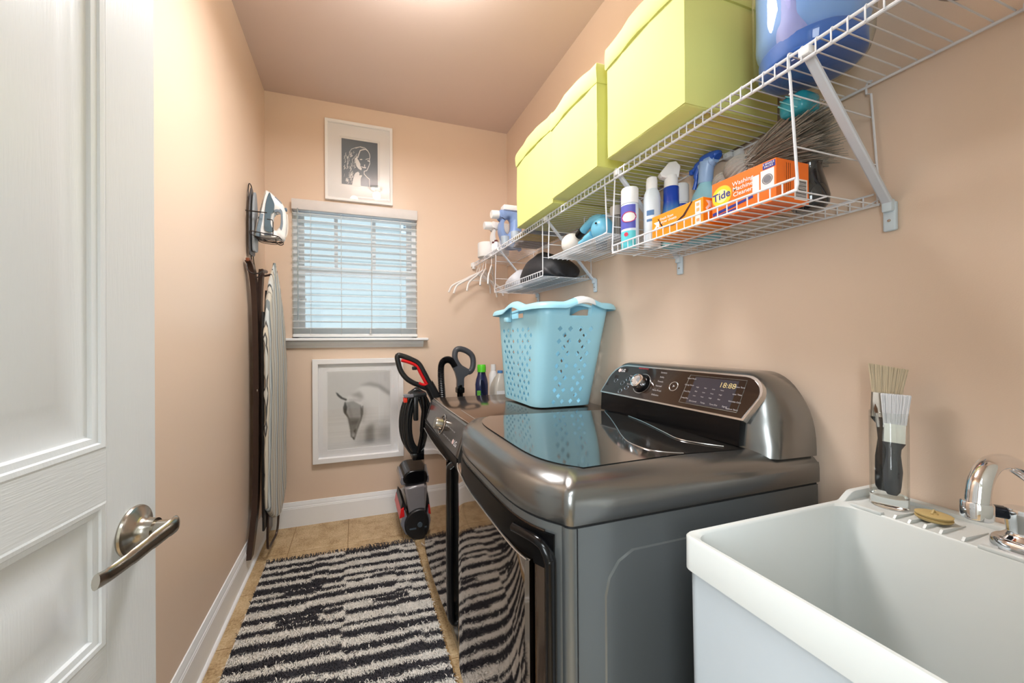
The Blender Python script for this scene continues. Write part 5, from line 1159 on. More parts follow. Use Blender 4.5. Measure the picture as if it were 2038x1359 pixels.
# flat folded fabrics on the shelf seen through the wires
def pad(nm, label, cat, x0, x1, y0, y1, h, mat, n=14, seed=1):
    rs = random.Random(seed); a, c = rs.uniform(0, 6), rs.uniform(0, 6); bb = B(); z = ZT+.0028
    top = lambda x, y: h*(.85+.15*math.sin(22*x+17*y+a))*min(1, 8*min(x-x0, x1-x)/(x1-x0)+.25)*min(1, 8*min(y-y0, y1-y)/(y1-y0)+.25)
    for j in range(n+1):
        for i in range(n+1): x = x0+(x1-x0)*i/n; y = y0+(y1-y0)*j/n; bb.v.append((x, y, z+top(x, y)))
    o_ = len(bb.v)
    for j in range(n+1):
        for i in range(n+1): x = x0+(x1-x0)*i/n; y = y0+(y1-y0)*j/n; bb.v.append((x, y, z))
    for j in range(n):
        for i in range(n): q = j*(n+1)+i; bb.f += [(q, q+1, q+n+2, q+n+1), (o_+q, o_+q+n+1, o_+q+n+2, o_+q+1)]
    bd = [i for i in range(n+1)]+[(n+1)*j+n for j in range(1, n+1)]+[(n+1)*n+i for i in range(n-1, -1, -1)]+[(n+1)*j for j in range(n-1, 0, -1)]
    for k in range(len(bd)): p, q = bd[k], bd[(k+1) % len(bd)]; bb.f.append((p, o_+p, o_+q, q))
    return solo(nm, bb, mat, label, cat, ((x0+x1)/2, (y0+y1)/2, ZT), 'folded cloths on the shelf', smooth=60)
pad('folded_cloth', 'folded brown grey blanket lying flat on shelf below the blue jug', 'cloth', .96, 1.13, 1.99, 2.155, .05, M('taupe_blanket', (128, 112, 106), .9, var=.25, scale=30), seed=2)
pad('folded_cloth', 'folded mustard yellow cloth flat on the shelf beyond the farthest lime box', 'cloth', .885, 1.13, 1.86, 1.985, .03, M('mustard_cloth', (206, 174, 60), .9, var=.2, scale=22), seed=3)
pad('folded_cloth', 'folded blue grey cloth edge on shelf next to the farthest lime box', 'cloth', .885, 1.13, 1.80, 1.855, .03, M('blue_grey_cloth', (110, 120, 136), .9, var=.25, scale=22), seed=4)

# ============================================================ hangers
hw_ = M('white_hanger_plastic', (230, 224, 220), .35)
def hanger(label, y, tip, zd=0.):
    t = thing('clothes_hanger', label, 'hanger', (XF, y, ZLo), 'white hangers on the shelf rail')
    tx, ty, tz = tip; dx, dy = tx-XF, ty-y; L = math.hypot(dx, dy); ux, uy = dx/L, dy/L
    zn = 1.712
    def P(s, z): return (XF+ux*s, y+uy*s, z)
    hk = cr([(XF+.0125*ux, y+.0125*uy, ZLo-.004), (XF+.009*ux, y+.009*uy, ZLo+.006), (XF, y, ZLo+.0105) if 0 else (XF, y, ZLo+.008), (XF-.011*ux, y-.011*uy, ZLo), (XF-.013*ux, y-.013*uy, ZLo-.018), (XF-.004*ux, y-.004*uy, ZLo-.035), (XF, y, zn+.008), (XF, y, zn-.004)], 5)
    obj('hook', B().tube(hk, .0021, 7), hw_, parent=t)
    d_ = zn-tz
    arm = [P(0, zn), P(L*.20, zn-d_*.13), P(L*.45, zn-d_*.33), P(L*.72, zn-d_*.52), P(L*.90, zn-d_*.70), P(L*1.0, tz)]
    obj('shoulder', B().tube(cr(arm, 5), [.006]*8+[.0055]*18, 10, flat=1.35), hw_, parent=t)
    arm2 = [P(0, zn), P(-L*.20, zn-d_*.13), P(-L*.45, zn-d_*.33), P(-L*.72, zn-d_*.52), P(-L*.90, zn-d_*.70), P(-L*1.0, tz)]
    obj('shoulder', B().tube(cr(arm2, 5), [.006]*8+[.0055]*18, 10, flat=1.35), hw_, parent=t)
    obj('bar', B().cyl(P(-L*.80, zn-d_*.58), P(L*.80, zn-d_*.58), .003, n=8) if 0 else B().cyl(P(-L*.5, zn-d_*.36), P(L*.5, zn-d_*.36), .0022, n=8), hw_, parent=t)
hanger('white plastic hanger nearest the back wall, leftmost of the five under the shelf', 2.605, (.652, 2.61, 1.570))
hanger('second white plastic hanger from the back wall on the shelf rail', 2.548, (.668, 2.53, 1.553))
hanger('middle white plastic hanger of the five, turned slightly toward the room', 2.468, (.706, 2.335, 1.545))
hanger('fourth white plastic hanger from the back wall, turned nearly along the rail', 2.408, (.765, 2.235, 1.570))
hanger('white plastic hanger nearest the dark bags, turned along the rail', 2.292, (.774, 2.115, 1.560))

# ============================================================ contents of the nearest basket
zb = 1.5225
def carton(nm, label, x0, x1, y0, y1, z1, mat, z0=zb, lean=0.):
    t = thing(nm, label, 'box', ((x0+x1)/2, (y0+y1)/2, z0))
    obj('carton', B().box(x0, x1, y0, y1, z0, z1), mat, parent=t, bevel=.001, smooth=20); return t
OR = M('orange_cardboard', (246, 116, 32), .4); OR2 = M('amber_orange_cardboard', (245, 146, 34), .4)
LBL = M('navy_print', (44, 52, 140), .45); WHP = M('white_print', (240, 232, 226), .45, var=0); YELP = M('yellow_print', (250, 206, 40), .45)
tx0, tx1, ty0, ty1, tz1 = .888, .995, .570, .724, 1.617
t = carton('cleaner_box', 'bright orange washing machine cleaner box standing at near end of basket', tx0, tx1, ty0, ty1, tz1, OR)
def fr(nm, b, mat): return obj(nm, b, mat, parent=t, smooth=0)
FX = tx0-.0006
def disc(y, z, r, x, n=32): return B().lathe([(0, 0), (r, 0), (r, .0002), (0, .0002)], (x, y, z), n, axis=(-1, 0, 0))
fr('logo_ring', disc(.697, 1.578, .026, tx0-.0003), M('pale_orange_print', (250, 190, 60), .45)); fr('logo_disc', disc(.697, 1.578, .0235, FX), YELP); fr('logo_center', disc(.697, 1.578, .0165, FX-.0003), M('cream_print', (252, 232, 150), .45))
fr('lettering', B().text('Tide', .026, (FX-.0008, .697, 1.578), (0, -1, .08), (0, .05, 1), .0003, .014), LBL)
for w_, z_ in (('Washing', 1.595), ('Machine', 1.582), ('Cleaner', 1.569)): fr('lettering', B().text(w_, .0145, (FX, .644, z_), (0, -1, 0), (0, 0, 1), .0003, .01), WHP)
fr('washer_picture', B().box(FX, tx0, .574, .6025, 1.555, 1.598).box(FX, tx0, .606, .621, 1.553, 1.594), WHP)
fr('picture_detail', disc(.588, 1.576, .0085, FX-.0004).lathe([(.0095, 0), (.0105, .0002), (.0115, 0)], (FX-.0004, .588, 1.576), 20, axis=(-1, 0, 0), caps=False), M('grey_print', (120, 120, 126), .4))
fr('blue_band', B().add([(FX, .722, 1.541), (FX, .62, 1.552), (FX, .62, 1.546), (FX, .722, 1.533)], [(0, 1, 2, 3)]).add([(FX, .722, 1.531), (FX, .66, 1.537), (FX, .66, 1.533), (FX, .722, 1.527)], [(0, 1, 2, 3)]), LBL)
fr('lettering', B().text('1 OF 3 odor', .009, (FX, .60, 1.538), (0, -1, 0), (0, 0, 1), .0003, .008), LBL) if 0 else None
fr('blue_badge', B().box(FX, tx0, .5715, .598, 1.600, 1.614), LBL); fr('lettering', B().text('5 SINGLE', .0062, (FX-.0004, .585, 1.610), (0, -1, 0), (0, 0, 1), .0003, .006).text('PACKS', .0062, (FX-.0004, .585, 1.604), (0, -1, 0), (0, 0, 1), .0003, .006), WHP)
fr('barcode', B().box(tx0+.058, tx1-.006, ty0-.0004, ty0, 1.530, 1.578), WHP)
bb = B()
for k in range(14): bb.box(tx0+.062, tx1-.010, ty0-.0008, ty0, 1.535+.0029*k, 1.535+.0029*k+(.0013 if k % 3 else .0019))
fr('barcode_lines', bb, BLACKM)
bb = B()
for k in range(3): bb.box(tx0+.033+.006*k, tx0+.0336+.006*k, ty0-.0004, ty0, 1.545, 1.610)
fr('fine_print', bb, BLACKM)
dx0, dx1, dy0, dy1, dz1 = .886, .990, .748, .926, 1.596
t = carton('dryer_sheet_box', 'amber orange dryer sheet box with torn open front flap in the near basket', dx0, dx1, dy0, dy1, dz1, OR2); FX = dx0-.0006
fr('lettering', B().text('fresh linen', .0115, (FX, .868, 1.580), (0, -1, 0), (0, 0, 1), .0003, .008).text('dryer sheets', .0115, (FX, .862, 1.570), (0, -1, 0), (0, 0, 1), .0003, .008), WHP)
arw = [(-.010, .013), (.011, .013), (.011, -.008), (.005, -.002), (-.006, -.013), (-.011, -.008), (0, .003), (-.004, .007)]
fr('arrow_logo', B().prism([(-p[0], p[1]) for p in [(-q[0], q[1]) for q in arw]], (FX+.0003, .908, 1.563), (0, -1, 0), (0, 0, 1), (-.0005, 0, 0)), WHP)
fr('torn_opening', B().add([(FX, y, z) for y, z in ((.900, 1.585), (.882, 1.556), (.842, 1.553), (.812, 1.568), (.785, 1.5955), (.779, 1.5955), (.806, 1.563), (.842, 1.549), (.886, 1.551), (.903, 1.584))], [tuple(range(10))]), M('dark_box_inside', (60, 30, 14), .8))
fr('white_strip', B().box(FX, dx0, .755, .772, 1.530, 1.590), WHP); fr('strip_prints', B().box(FX-.0004, FX, .759, .768, 1.577, 1.585).box(FX-.0004, FX, .759, .768, 1.562, 1.571).box(FX-.0004, FX, .759, .768, 1.535, 1.543), M('peach_print', (244, 170, 120), .5))
fr('arrow_logo', B().prism([(q[0], q[1]) for q in arw], (.905, dy0+.0002, 1.575), (1, 0, 0), (0, 0, 1), (0, -.0006, 0)), WHP)
def can(nm, label, c, r, h, bodym, capm, caph, cat='can', capr=None, parts=()):
    t = thing(nm, label, cat, c); c = Vector(c); capr = capr or r*.99
    obj('body', B().lathe([(0, 0), (r-.002, 0), (r, .003), (r, h-caph-.004), (r-.003, h-caph)], c, 32), bodym, parent=t)
    obj('cap', B().lathe([(capr, h-caph), (capr, h-.006), (capr-.003, h-.001), (capr-.006, h), (0, h)], c, 32, caps=True), capm, parent=t)
    return t, c
def wrap(t, c, r, a0, a1, z0, z1, mat, nm='label_panel', n=14, dr=.0004):
    """curved printed panel on a cylinder (angles in degrees, 180 faces the room)"""
    rows = []
    for k in range(n+1):
        a = math.radians(a0+(a1-a0)*k/n); rows.append([c+Vector((math.cos(a)*(r+dr), math.sin(a)*(r+dr), z)) for z in (z0, z1)])
    obj(nm, B().loft(rows, caps=False, wrap=False), mat, parent=t, smooth=60)
def ctext(t, c, r, a, z, s, txt, mat, bold=.008, dr=.0009, nm='lettering'):
    A = math.radians(a); v, f = text_geo(txt, bold); bb = B()
    bb.add([c+Vector((math.cos(A+p[0]*s/r)*(r+dr), math.sin(A+p[0]*s/r)*(r+dr), z+p[1]*s)) for p in v], f)
    obj(nm, bb, mat, parent=t, smooth=0)
# 218 deg faces the camera for these cans
t, c = can('spray_can', 'white capped disinfectant spray can with violet and aqua label, front of near basket', (.903, 1.043, zb), .0285, .213, M('pale_can', (214, 224, 234), .3), WHITEP, .056)
AQ = M('aqua_print', (96, 198, 208), .4); VI = M('violet_blue_print', (92, 96, 184), .4); PK = M('pink_red_print', (214, 60, 84), .4)
wrap(t, c, .0285, 150, 268, .070+0*0, .150, VI); wrap(t, c, .0285, 150, 268, .002, .062, AQ)
for o_ in t.children:
    pass
ctext(t, c, .0285, 222, c.z+.143, .009, 'disinfecting', WHP); ctext(t, c, .0285, 222, c.z+.133, .008, 'kills 99.9%', WHP)
ctext(t, c, .0285, 222, c.z+.108, .0135, 'CLOROX', LBL, .012, .0018); ctext(t, c, .0285, 222, c.z+.078, .011, 'sanitizer', VI, .004, .0014)
bb = B()
A0_ = math.radians(222); rr_ = .0298
ov = [c+Vector((math.cos(A0_+.024*math.cos(q)/.0285)*rr_, math.sin(A0_+.024*math.cos(q)/.0285)*rr_, .108+.017*math.sin(q))) for q in [2*PI*k/40 for k in range(40)]]
obj('logo_plate', B().add([v for v in ov], [tuple(range(40))]), WHP, parent=t, smooth=0) if 0 else None
ov2 = []
for q in range(9):
    ov2.append([c+Vector((math.cos(A0_+(.0225*(2*q/8-1))/.0285)*.0294, math.sin(A0_+(.0225*(2*q/8-1))/.0285)*.0294, .108+sg_*.0155*math.sqrt(max(0, 1-(2*q/8-1)**2)))) for sg_ in (-1, 1)])
obj('logo_plate', B().loft(ov2, caps=False, wrap=False), WHP, parent=t, smooth=60)
obj('logo_ring', B().tube(ov, .0011, 5, closed=True), PK, parent=t)
obj('round_badges', B().lathe([(0, 0), (.007, 0), (.007, .0004), (0, .0004)], c+Vector((math.cos(math.radians(205))*.0292, math.sin(math.radians(205))*.0292, .05)), 16, axis=(math.cos(math.radians(205)), math.sin(math.radians(205)), 0)), PK, parent=t)
t = thing('starch_can', 'slim white and blue starch spray can with narrow cap beside the violet can', 'can', (.955, .998, zb)); c = Vector((.955, .998, zb))
obj('body', B().lathe([(0, 0), (.025, 0), (.0265, .003), (.0265, .165), (.024, .182), (.018, .196), (.016, .2)], c, 30), M('bluish_white_can', (218, 228, 236), .3), parent=t)
obj('cap', B().lathe([(.0175, .196), (.0175, .224), (.0155, .236), (.012, .238), (0, .238)], c, 24), WHITEP, parent=t)
BLP = M('steel_blue_print', (84, 122, 168), .4)
wrap(t, c, .0265, 190, 240, .105, .122, BLP); wrap(t, c, .0265, 190, 240, .085, .093, BLP)
ctext(t, c, .0265, 216, c.z+.160, .011, 'Faultless', BLP, .006); ctext(t, c, .0265, 216, c.z+.150, .009, 'premium', BLP, .004); ctext(t, c, .0265, 216, c.z+.140, .009, 'STARCH', BLP, .006)
obj('clear_cup', B().lathe([(.029, 0), (.030, .001), (.030, .075), (.029, .075)], c+Vector((-.012, -.02, 0)), 24, caps=False), M('frosted_clear', (224, 230, 236), .25, trans=.5), parent=t) if 0 else None
t = thing('trigger_spray', 'blue to aqua spray bottle with white angular trigger head', 'bottle', (1.003, .965, zb)); c = Vector((1.003, .965, zb))
def gradmat():
    mt = D.materials.new('blue_aqua_shrink_sleeve'); mt.use_nodes = True; n = mt.node_tree.nodes; L = mt.node_tree.links; p = n['Principled BSDF']
    tc = n.new('ShaderNodeTexCoord'); s_ = n.new('ShaderNodeSeparateXYZ'); L.new(tc.outputs['Object'], s_.inputs[0]); r = n.new('ShaderNodeValToRGB')
    m1 = n.new('ShaderNodeMath'); m1.operation = 'MULTIPLY'; m1.inputs[1].default_value = 5.; L.new(s_.outputs['Z'], m1.inputs[0]); L.new(m1.outputs[0], r.inputs[0])
    e = r.color_ramp.elements; e[0].position = .25; e[0].color = (*s2l((120, 200, 214)), 1); e[1].position = .75; e[1].color = (*s2l((34, 70, 176)), 1)
    L.new(r.outputs[0], p.inputs['Base Color']); p.inputs['Roughness'].default_value = .15; return mt
obj('sleeve', B().lathe([(0, 0), (.030, 0), (.032, .01), (.032, .06), (.030, .10), (.026, .125), (.0235, .15), (.0235, .195), (.022, .197)], c, 28), gradmat(), parent=t)
obj('neck', B().lathe([(.0215, .195), (.021, .22), (.019, .235), (0, .235)], c, 20), WHITEP, parent=t)
sv2 = Vector((-.62, .30, 0)).normalized()
hp_ = [(-.020, .225), (.016, .225), (.034, .232), (.038, .244), (.010, .278), (-.012, .280), (-.026, .262)]
nv = Vector((sv2.y, -sv2.x, 0))
obj('trigger_head', B().prism(hp_, c-nv*.014, sv2, (0, 0, 1), nv*.028), WHITEP, parent=t, bevel=.003)
t, c = can('spray_can', 'white capped can with royal blue label standing behind the trigger spray bottles', (1.062, .985, zb), .0275, .222, M('white_can_body', (226, 230, 236), .3), WHITEP, .066)
wrap(t, c, .0275, 170, 262, .060, .150, M('royal_blue_print', (40, 78, 178), .35)); ctext(t, c, .0275, 225, c.z+.125, .020, 'Lysol' if 0 else '1l', WHP)
# big fabric-freshener style sprayer
t = thing('trigger_spray', 'large pale aqua spray bottle with royal blue trigger behind the orange boxes', 'bottle', (1.05, .885, zb)); c = Vector((1.05, .885, zb))
ROY = M('royal_blue_plastic', (36, 88, 184), .25, coat=.3); PAL = M('pale_blue_plastic', (150, 182, 224), .3)
obj('body', B().loft([[c+Vector((w*.032*math.cos(a), o_+d*math.sin(a), z)) for a in [2*PI*k/24 for k in range(24)]] for w, d, o_, z in ((.9, .048, 0, 0), (1, .053, 0, .006), (1.05, .055, 0, .07), (1, .050, -.002, .12), (.8, .036, -.004, .155), (.6, .022, -.006, .175), (.55, .018, -.008, .185))]), M('pale_aqua_bottle', (150, 206, 224), .2), parent=t, smooth=60)
obj('neck', B().tube([c+Vector((0, -.006, .182)), c+Vector((0, -.008, .20)), c+Vector((0, -.010, .225)), c+Vector((0, -.016, .245))], [.021, .0205, .021, .023], 18), PAL, parent=t)
obj('head', B().tube(cr([c+Vector((0, .040, .240)), c+Vector((0, .018, .250)), c+Vector((0, -.012, .257)), c+Vector((0, -.042, .252)), c+Vector((0, -.050, .246))], 5), [.006]*4+[.010]*4+[.0155]*5+[.0165]*5+[.012]*3, 14), ROY, parent=t, smooth=60)
obj('head_shell', B().tube(cr([c+Vector((0, .010, .238)), c+Vector((0, -.014, .243)), c+Vector((0, -.044, .243))], 5), [.012]*5+[.018]*4+[.012]*2, 14), PAL, parent=t)
obj('trigger', B().tube(cr([c+Vector((0, .016, .240)), c+Vector((0, .024, .222)), c+Vector((0, .026, .200)), c+Vector((0, .034, .178))], 5), [.0085]*8+[.006]*8, 10), ROY, parent=t)
obj('nozzle', B().rbox(c.x-.008, c.x+.008, c.y+.036, c.y+.046, c.z+.228, c.z+.244, .002), ROY, parent=t)

# broom-like duster with rope bound head, bristles pointing to the camera end
br = thing('straw_duster', 'grey straw whisk with knotted rope handle lying on top of orange box', 'whisk broom', (1.05, .70, zb+.12))
rs = random.Random(21); BRI = M('grey_brown_bristle', (158, 150, 138), .85, var=.5, scale=260); ROP = M('grey_white_rope', (182, 178, 172), .9, var=.15, scale=120)
bb = B(); o3 = Vector((1.062, .722, 1.702)); ax = Vector((-.02, -1, .06)).normalized(); e1 = Vector((1, 0, 0)); e2 = Vector((0, 0, 1))
for q in range(2600):
    a, r = rs.uniform(0, 2*PI), math.sqrt(rs.random()); st = o3+e1*(math.cos(a)*r*.030)+e2*(math.sin(a)*r*.042)+ax*rs.uniform(-.02, .045)
    L_ = rs.uniform(.06, .135); sx_, sz_ = math.cos(a)*r*.34, math.sin(a)*r*.50
    en = st+ax*L_+e1*(sx_*L_*.9)+e2*(sz_*L_); en += Vector((rs.uniform(-1, 1), rs.uniform(-1, 1), rs.uniform(-1, 1)))*.006
    if en.x > 1.142: en.x = 1.142-rs.random()*.02
    if en.y < .545: en.y = .545+rs.random()*.03
    if en.z > 1.772: en.z = 1.772-rs.random()*.03
    if en.z < 1.63: en.z = 1.63
    md = (st+en)/2+Vector((0, 0, .004)); s_ = Vector((rs.uniform(-1, 1), rs.uniform(-1, 1), rs.uniform(-1, 1))).cross(en-st).normalized()*.0015
    bb.add([st-s_, st+s_, md+s_, md-s_, en+s_*.4, en-s_*.4], [(0, 1, 2, 3), (3, 2, 4, 5)])
obj('bristles', bb, BRI, parent=br, smooth=0, kind='stuff')
bb = B()
for q in range(750):
    a, r = rs.uniform(0, 2*PI), rs.uniform(.7, 1.05); t0 = rs.uniform(-.03, .05)
    st = o3+e1*(math.cos(a)*r*.031)+e2*(math.sin(a)*r*.042)+ax*t0; dq = ax*rs.uniform(.01, .03)+Vector((rs.uniform(-1, 1), rs.uniform(-1, 1), rs.uniform(-1, 1)))*.012
    s_ = dq.cross(Vector((1, .3, .2))).normalized()*.0012; bb.add([st-s_, st+s_, st+dq+s_, st+dq-s_], [(0, 1, 2, 3)])
obj('loose_fibres', bb, ROP, parent=br, smooth=0, kind='stuff')
def knot(c, r, n, sq=1., seed=0):
    bb = B(); c = Vector(c)
    for k in range(n):
        a = 2*PI*k/n; pts = []
        for j in range(9):
            b_ = -PI/2*.9+PI*.9*j/8; tw = a+.5*b_
            pts.append(c+Vector((math.cos(tw)*math.cos(b_)*r, math.sin(b_)*r*sq, math.sin(tw)*math.cos(b_)*r)))
        bb.tube(pts, r*.17, 6)
    bb.sph(c, r*.9, 12, (1, sq, 1)); return bb
obj('rope_knot', knot((1.056, .775, 1.706), .033, 18), ROP, parent=br); obj('rope_knot', knot((1.062, .828, 1.690), .026, 16), ROP, parent=br)
obj('rope_braid', B().tube(cr([(1.06, .80, 1.69), (1.062, .85, 1.675), (1.066, .88, 1.655)], 5), .013, 8).cyl((1.06, .72, 1.69), (1.06, .83, 1.688), .016), ROP, parent=br)
# teal bag above the duster, dark vase behind the box, things lying on the basket floor
tb = solo('teal_plastic_bag', crumple(Vector((1.085, .628, 0)), .030, 1.772, 1.800, 31, .8, 1.1), M('teal_plastic', (30, 150, 168), .15, coat=.5, var=.2, scale=60), 'crumpled teal plastic bag tucked between whisk and shelf', 'bag', (1.085, .628, 1.772), smooth=60) if 0 else None
t = thing('teal_scrubber', 'teal translucent plastic scrubber tucked above the straw whisk under the shelf', 'scrubber', (1.018, .60, 1.748))
obj('block', B().rbox(.985, 1.050, .572, .630, 1.748, 1.797, .014, 3), M('teal_plastic', (34, 150, 170), .15, coat=.5, var=.25, scale=60), parent=t)
obj('ribs', B().tube([(.984, .585, 1.755), (.984, .622, 1.79)], .0016, 5).tube([(.984, .598, 1.752), (.984, .626, 1.78)], .0016, 5).tube([(.984, .578, 1.768), (.984, .61, 1.795)], .0016, 5), M('pale_teal', (130, 206, 214), .3), parent=t)
solo('dark_vase', B().lathe([(0, 0), (.026, 0), (.036, .012), (.038, .03), (.032, .06), (.025, .09), (.023, .108), (.025, .112), (.021, .108), (.0, .02)], (1.045, .598, zb), 32), M('smoky_black_glass', (22, 22, 26), .05, coat=1), 'small dark glossy glass vase behind the orange cleaner box', 'vase', (1.045, .598, zb), smooth=60)
def bag(nm, label, cat, x0, x1, y0, y1, h, mat, z0, seed):
    rs = random.Random(seed); a, c_, d_ = (rs.uniform(0, 6) for _ in range(3)); n = 16; rings = []
    for i in range(n+1):
        t_ = i/n; y = y0+(y1-y0)*t_; e = math.sin(PI*min(1, max(0, t_)))**.5; ring = []
        for k in range(20):
            q = 2*PI*k/20; rx = (x1-x0)/2*max(.08, e)*(1+.04*math.sin(3*q+9*t_+a)); rz = h/2*max(.08, e)*(1+.10*math.sin(2*q+11*t_+c_))
            ring.append(((x0+x1)/2+math.copysign(abs(math.cos(q))**.8, math.cos(q))*rx, y, z0+h/2*max(.08, e)+math.copysign(abs(math.sin(q))**.9, math.sin(q))*rz*min(1, 1) if math.sin(q) > 0 else z0+h/2*max(.08, e)*(1+math.sin(q))))
        rings.append(ring)
    return solo(nm, B().loft(rings), mat, label, cat, ((x0+x1)/2, (y0+y1)/2, z0), smooth=70)
bag('folded_bag', 'pale beige folded fabric lying on near basket floor behind the cartons', 'cloth', 1.005, 1.125, .655, .815, .03, M('beige_fabric', (206, 194, 176), .9, var=.06), zb, 2)
bag('folded_bag', 'small navy cloth lying under the straw whisk handle', 'cloth', .998, 1.06, .640, .655+.18, .012, M('navy_cloth', (30, 40, 72), .9), zb+.031, 5) if 0 else None

# ============================================================ middle basket: ball and hand steamer
zm = 1.6025
solo('white_ball', B().sph((.935, 1.448, zm+.047), .047, 28), M('wool_white', (226, 220, 212), .9, bump=.3, bscale=300), 'cream white wool ball at far end of the mesh basket', 'ball', (.935, 1.448, zm), smooth=80)
t = thing('hand_steamer', 'aqua blue handheld steamer with black nozzle lying in mesh basket', 'steamer', (.93, 1.25, zm)); AQP = M('aqua_blue_plastic', (112, 186, 216), .3)
obj('body', B().sph((.925, 1.222, zm+.048), .048, 24, (.85, .95, .98)), AQP, parent=t, smooth=80)
obj('handle', B().tube(cr([(.925, 1.215, zm+.083), (.925, 1.262, zm+.098), (.922, 1.305, zm+.090), (.92, 1.345, zm+.072)], 6), [.019]*10+[.017]*9, 14), AQP, parent=t, smooth=60)
obj('nozzle_collar', B().tube([(.92, 1.340, zm+.075), (.918, 1.372, zm+.060)], [.0185, .0165], 16), BLACKG, parent=t)
obj('spout', B().tube(cr([(.905, 1.255, zm+.034), (.90, 1.29, zm+.022), (.90, 1.33, zm+.016)], 4), [.017]*5+[.012]*4, 12), AQP, parent=t)
obj('button', B().sph((.884, 1.205, zm+.062), .004, 10), BLACKM, parent=t)
t = thing('white_beaker', 'clear ribbed jar with white lid in mesh basket behind steamer', 'jar', (1.0, 1.225, zm))
obj('jar_body', B().lathe([(0, 0), (.025, 0), (.026, .10), (.024, .105)], (1.0, 1.225, zm), 24), M('clear_ribbed', (206, 200, 192), .15, trans=.5), parent=t)
bb = B()
for k in range(18): a = 2*PI*k/18; bb.cyl((1.0+.026*math.cos(a), 1.225+.026*math.sin(a), zm+.01), (1.0+.026*math.cos(a), 1.225+.026*math.sin(a), zm+.10), .0014, n=5)
obj('ribs', bb, M('pale_rib', (210, 206, 200), .3), parent=t); obj('lid', B().lathe([(.029, .105), (.029, .14), (.027, .143), (0, .143)], (1.0, 1.225, zm), 24), M('warm_white_lid', (222, 214, 208), .4), parent=t)
t = thing('violet_can', 'tall violet printed can in the mesh basket next to the nearest basket', 'can', (.985, 1.150, zm)); c = Vector((.985, 1.150, zm))
obj('body', B().lathe([(0, 0), (.026, 0), (.0265, .15), (.022, .162), (0, .163)], c, 24), M('violet_can', (104, 92, 170), .35), parent=t); ctext(t, c, .0265, 225, c.z+.10, .014, 'fresh', WHP)
obj('cap', B().lathe([(.02, .160), (.02, .185), (0, .186)], c, 20), M('dark_cap', (50, 48, 66), .4), parent=t)
solo('blue_bottle_cap', B().lathe([(0, 0), (.022, 0), (.024, .09), (.018, .12), (.016, .14), (0, .142)], (1.0, 1.325, zm), 20), M('slate_blue', (98, 132, 170), .35), 'slate blue bottle standing behind the steamer handle', 'bottle', (1.0, 1.325, zm))

# ============================================================ far basket: bags
zc_ = 1.5285
def heap(nm, label, cat, prof, mat, seed, x0=.885, x1=1.125):
    """prof: list of (y, height, xshift)"""
    rs = random.Random(seed); a, c_ = rs.uniform(0, 6), rs.uniform(0, 6); P = cr([(y, h, 0) for y, h in prof], 5); rings = []
    for i, p in enumerate(P):
        y, h = p.x, max(.004, p.y); ring = []
        t_ = i/(len(P)-1); e = max(.12, math.sin(PI*t_)**.35)
        for k in range(28):
            q = 2*PI*k/28; cs, sn = math.cos(q), math.sin(q); wx = (x1-x0)/2*e*(1-.25*max(0, sn))
            fold = 1+.045*math.sin(5*q+.22*i+a)+.03*math.sin(9*q-.35*i+c_)
            ring.append(((x0+x1)/2+math.copysign(abs(cs)**.7, cs)*wx, y+.006*math.sin(4*q+c_), zc_+(h*(.5+.5*sn*fold) if sn > 0 else h*.5*(1-abs(sn)**.6))))
        rings.append(ring)
    return solo(nm, B().loft(rings), mat, label, cat, ((x0+x1)/2, (prof[0][0]+prof[-1][0])/2, zc_), smooth=70)
heap('black_bag', 'black crumpled nylon bag filling the near half of the farthest basket', 'bag', [(1.615, .01), (1.63, .07), (1.67, .11), (1.75, .150), (1.83, .165), (1.90, .125), (1.96, .06), (1.985, .012)], M('black_nylon', (38, 38, 42), .55, var=.15, scale=14, bump=.6, bscale=30), 3)
heap('grey_bag', 'light grey folded fabric bag in the far end of the farthest basket', 'bag', [(1.988, .03), (2.0, .09), (2.04, .12), (2.10, .10), (2.16, .055), (2.205, .010)], M('light_grey_fabric', (196, 196, 202), .8, var=.05, scale=10, bump=.5, bscale=30), 8)

# ============================================================ shag rug
rg_ = thing('shag_rug', 'black and cream striped shag rug running along the floor', 'rug', (-.06, 1.5, 0))
RX0, RX1, RY0, RY1 = -.468, .338, .62, 2.262
def rt(x, y): # slight skew
    return x, y-.035*(x+.066)/.8-.0
rs = random.Random(11)
def rows(seed, per=(.034, .075)):
    r_ = random.Random(seed); y = RY0-.02; out = []; dark = True
    while y < RY1+.03: h = r_.uniform(.020, .050) if dark else r_.uniform(.018, .046); out.append((y, y+h, dark)); y += h; dark = not dark
    return out
segL, segR, segM = rows(3), rows(17), rows(29)
brk = [(random.Random(k).uniform(.12, .22), random.Random(k+50).uniform(-.02, .02)) for k in range(200)]
def isdark(x, y):
    """colour block: two halves meeting on a centre line, each half with its own rows and occasional jogs"""
    cx = -.055+.008*math.sin(y*30)
    S, sd, xr = (segL, 0, (x-RX0)/(cx-RX0)) if x < cx else (segR, 77, (x-cx)/(RX1-cx))
    k = int((y-RY0+.5)/.105); w, sh_ = brk[(k*7+sd) % 200]; jog = (.30+w*1.8); yy = y+(sh_ if xr > jog else 0)
    if xr > .8 and (k+sd) % 3 == 0: yy += .016
    for a, c, d in S:
        if a <= yy < c:
            if d is False and (int((yy*31+sd)) % 6 == 0) and .28+.3*brk[(k*3+sd) % 200][0] < xr < .75: return True
            return d
    return True
CRM, DRK = s2l((230, 225, 217)), s2l((56, 54, 59))
nx, ny = 60, 120; bb = B(); cl_ = []
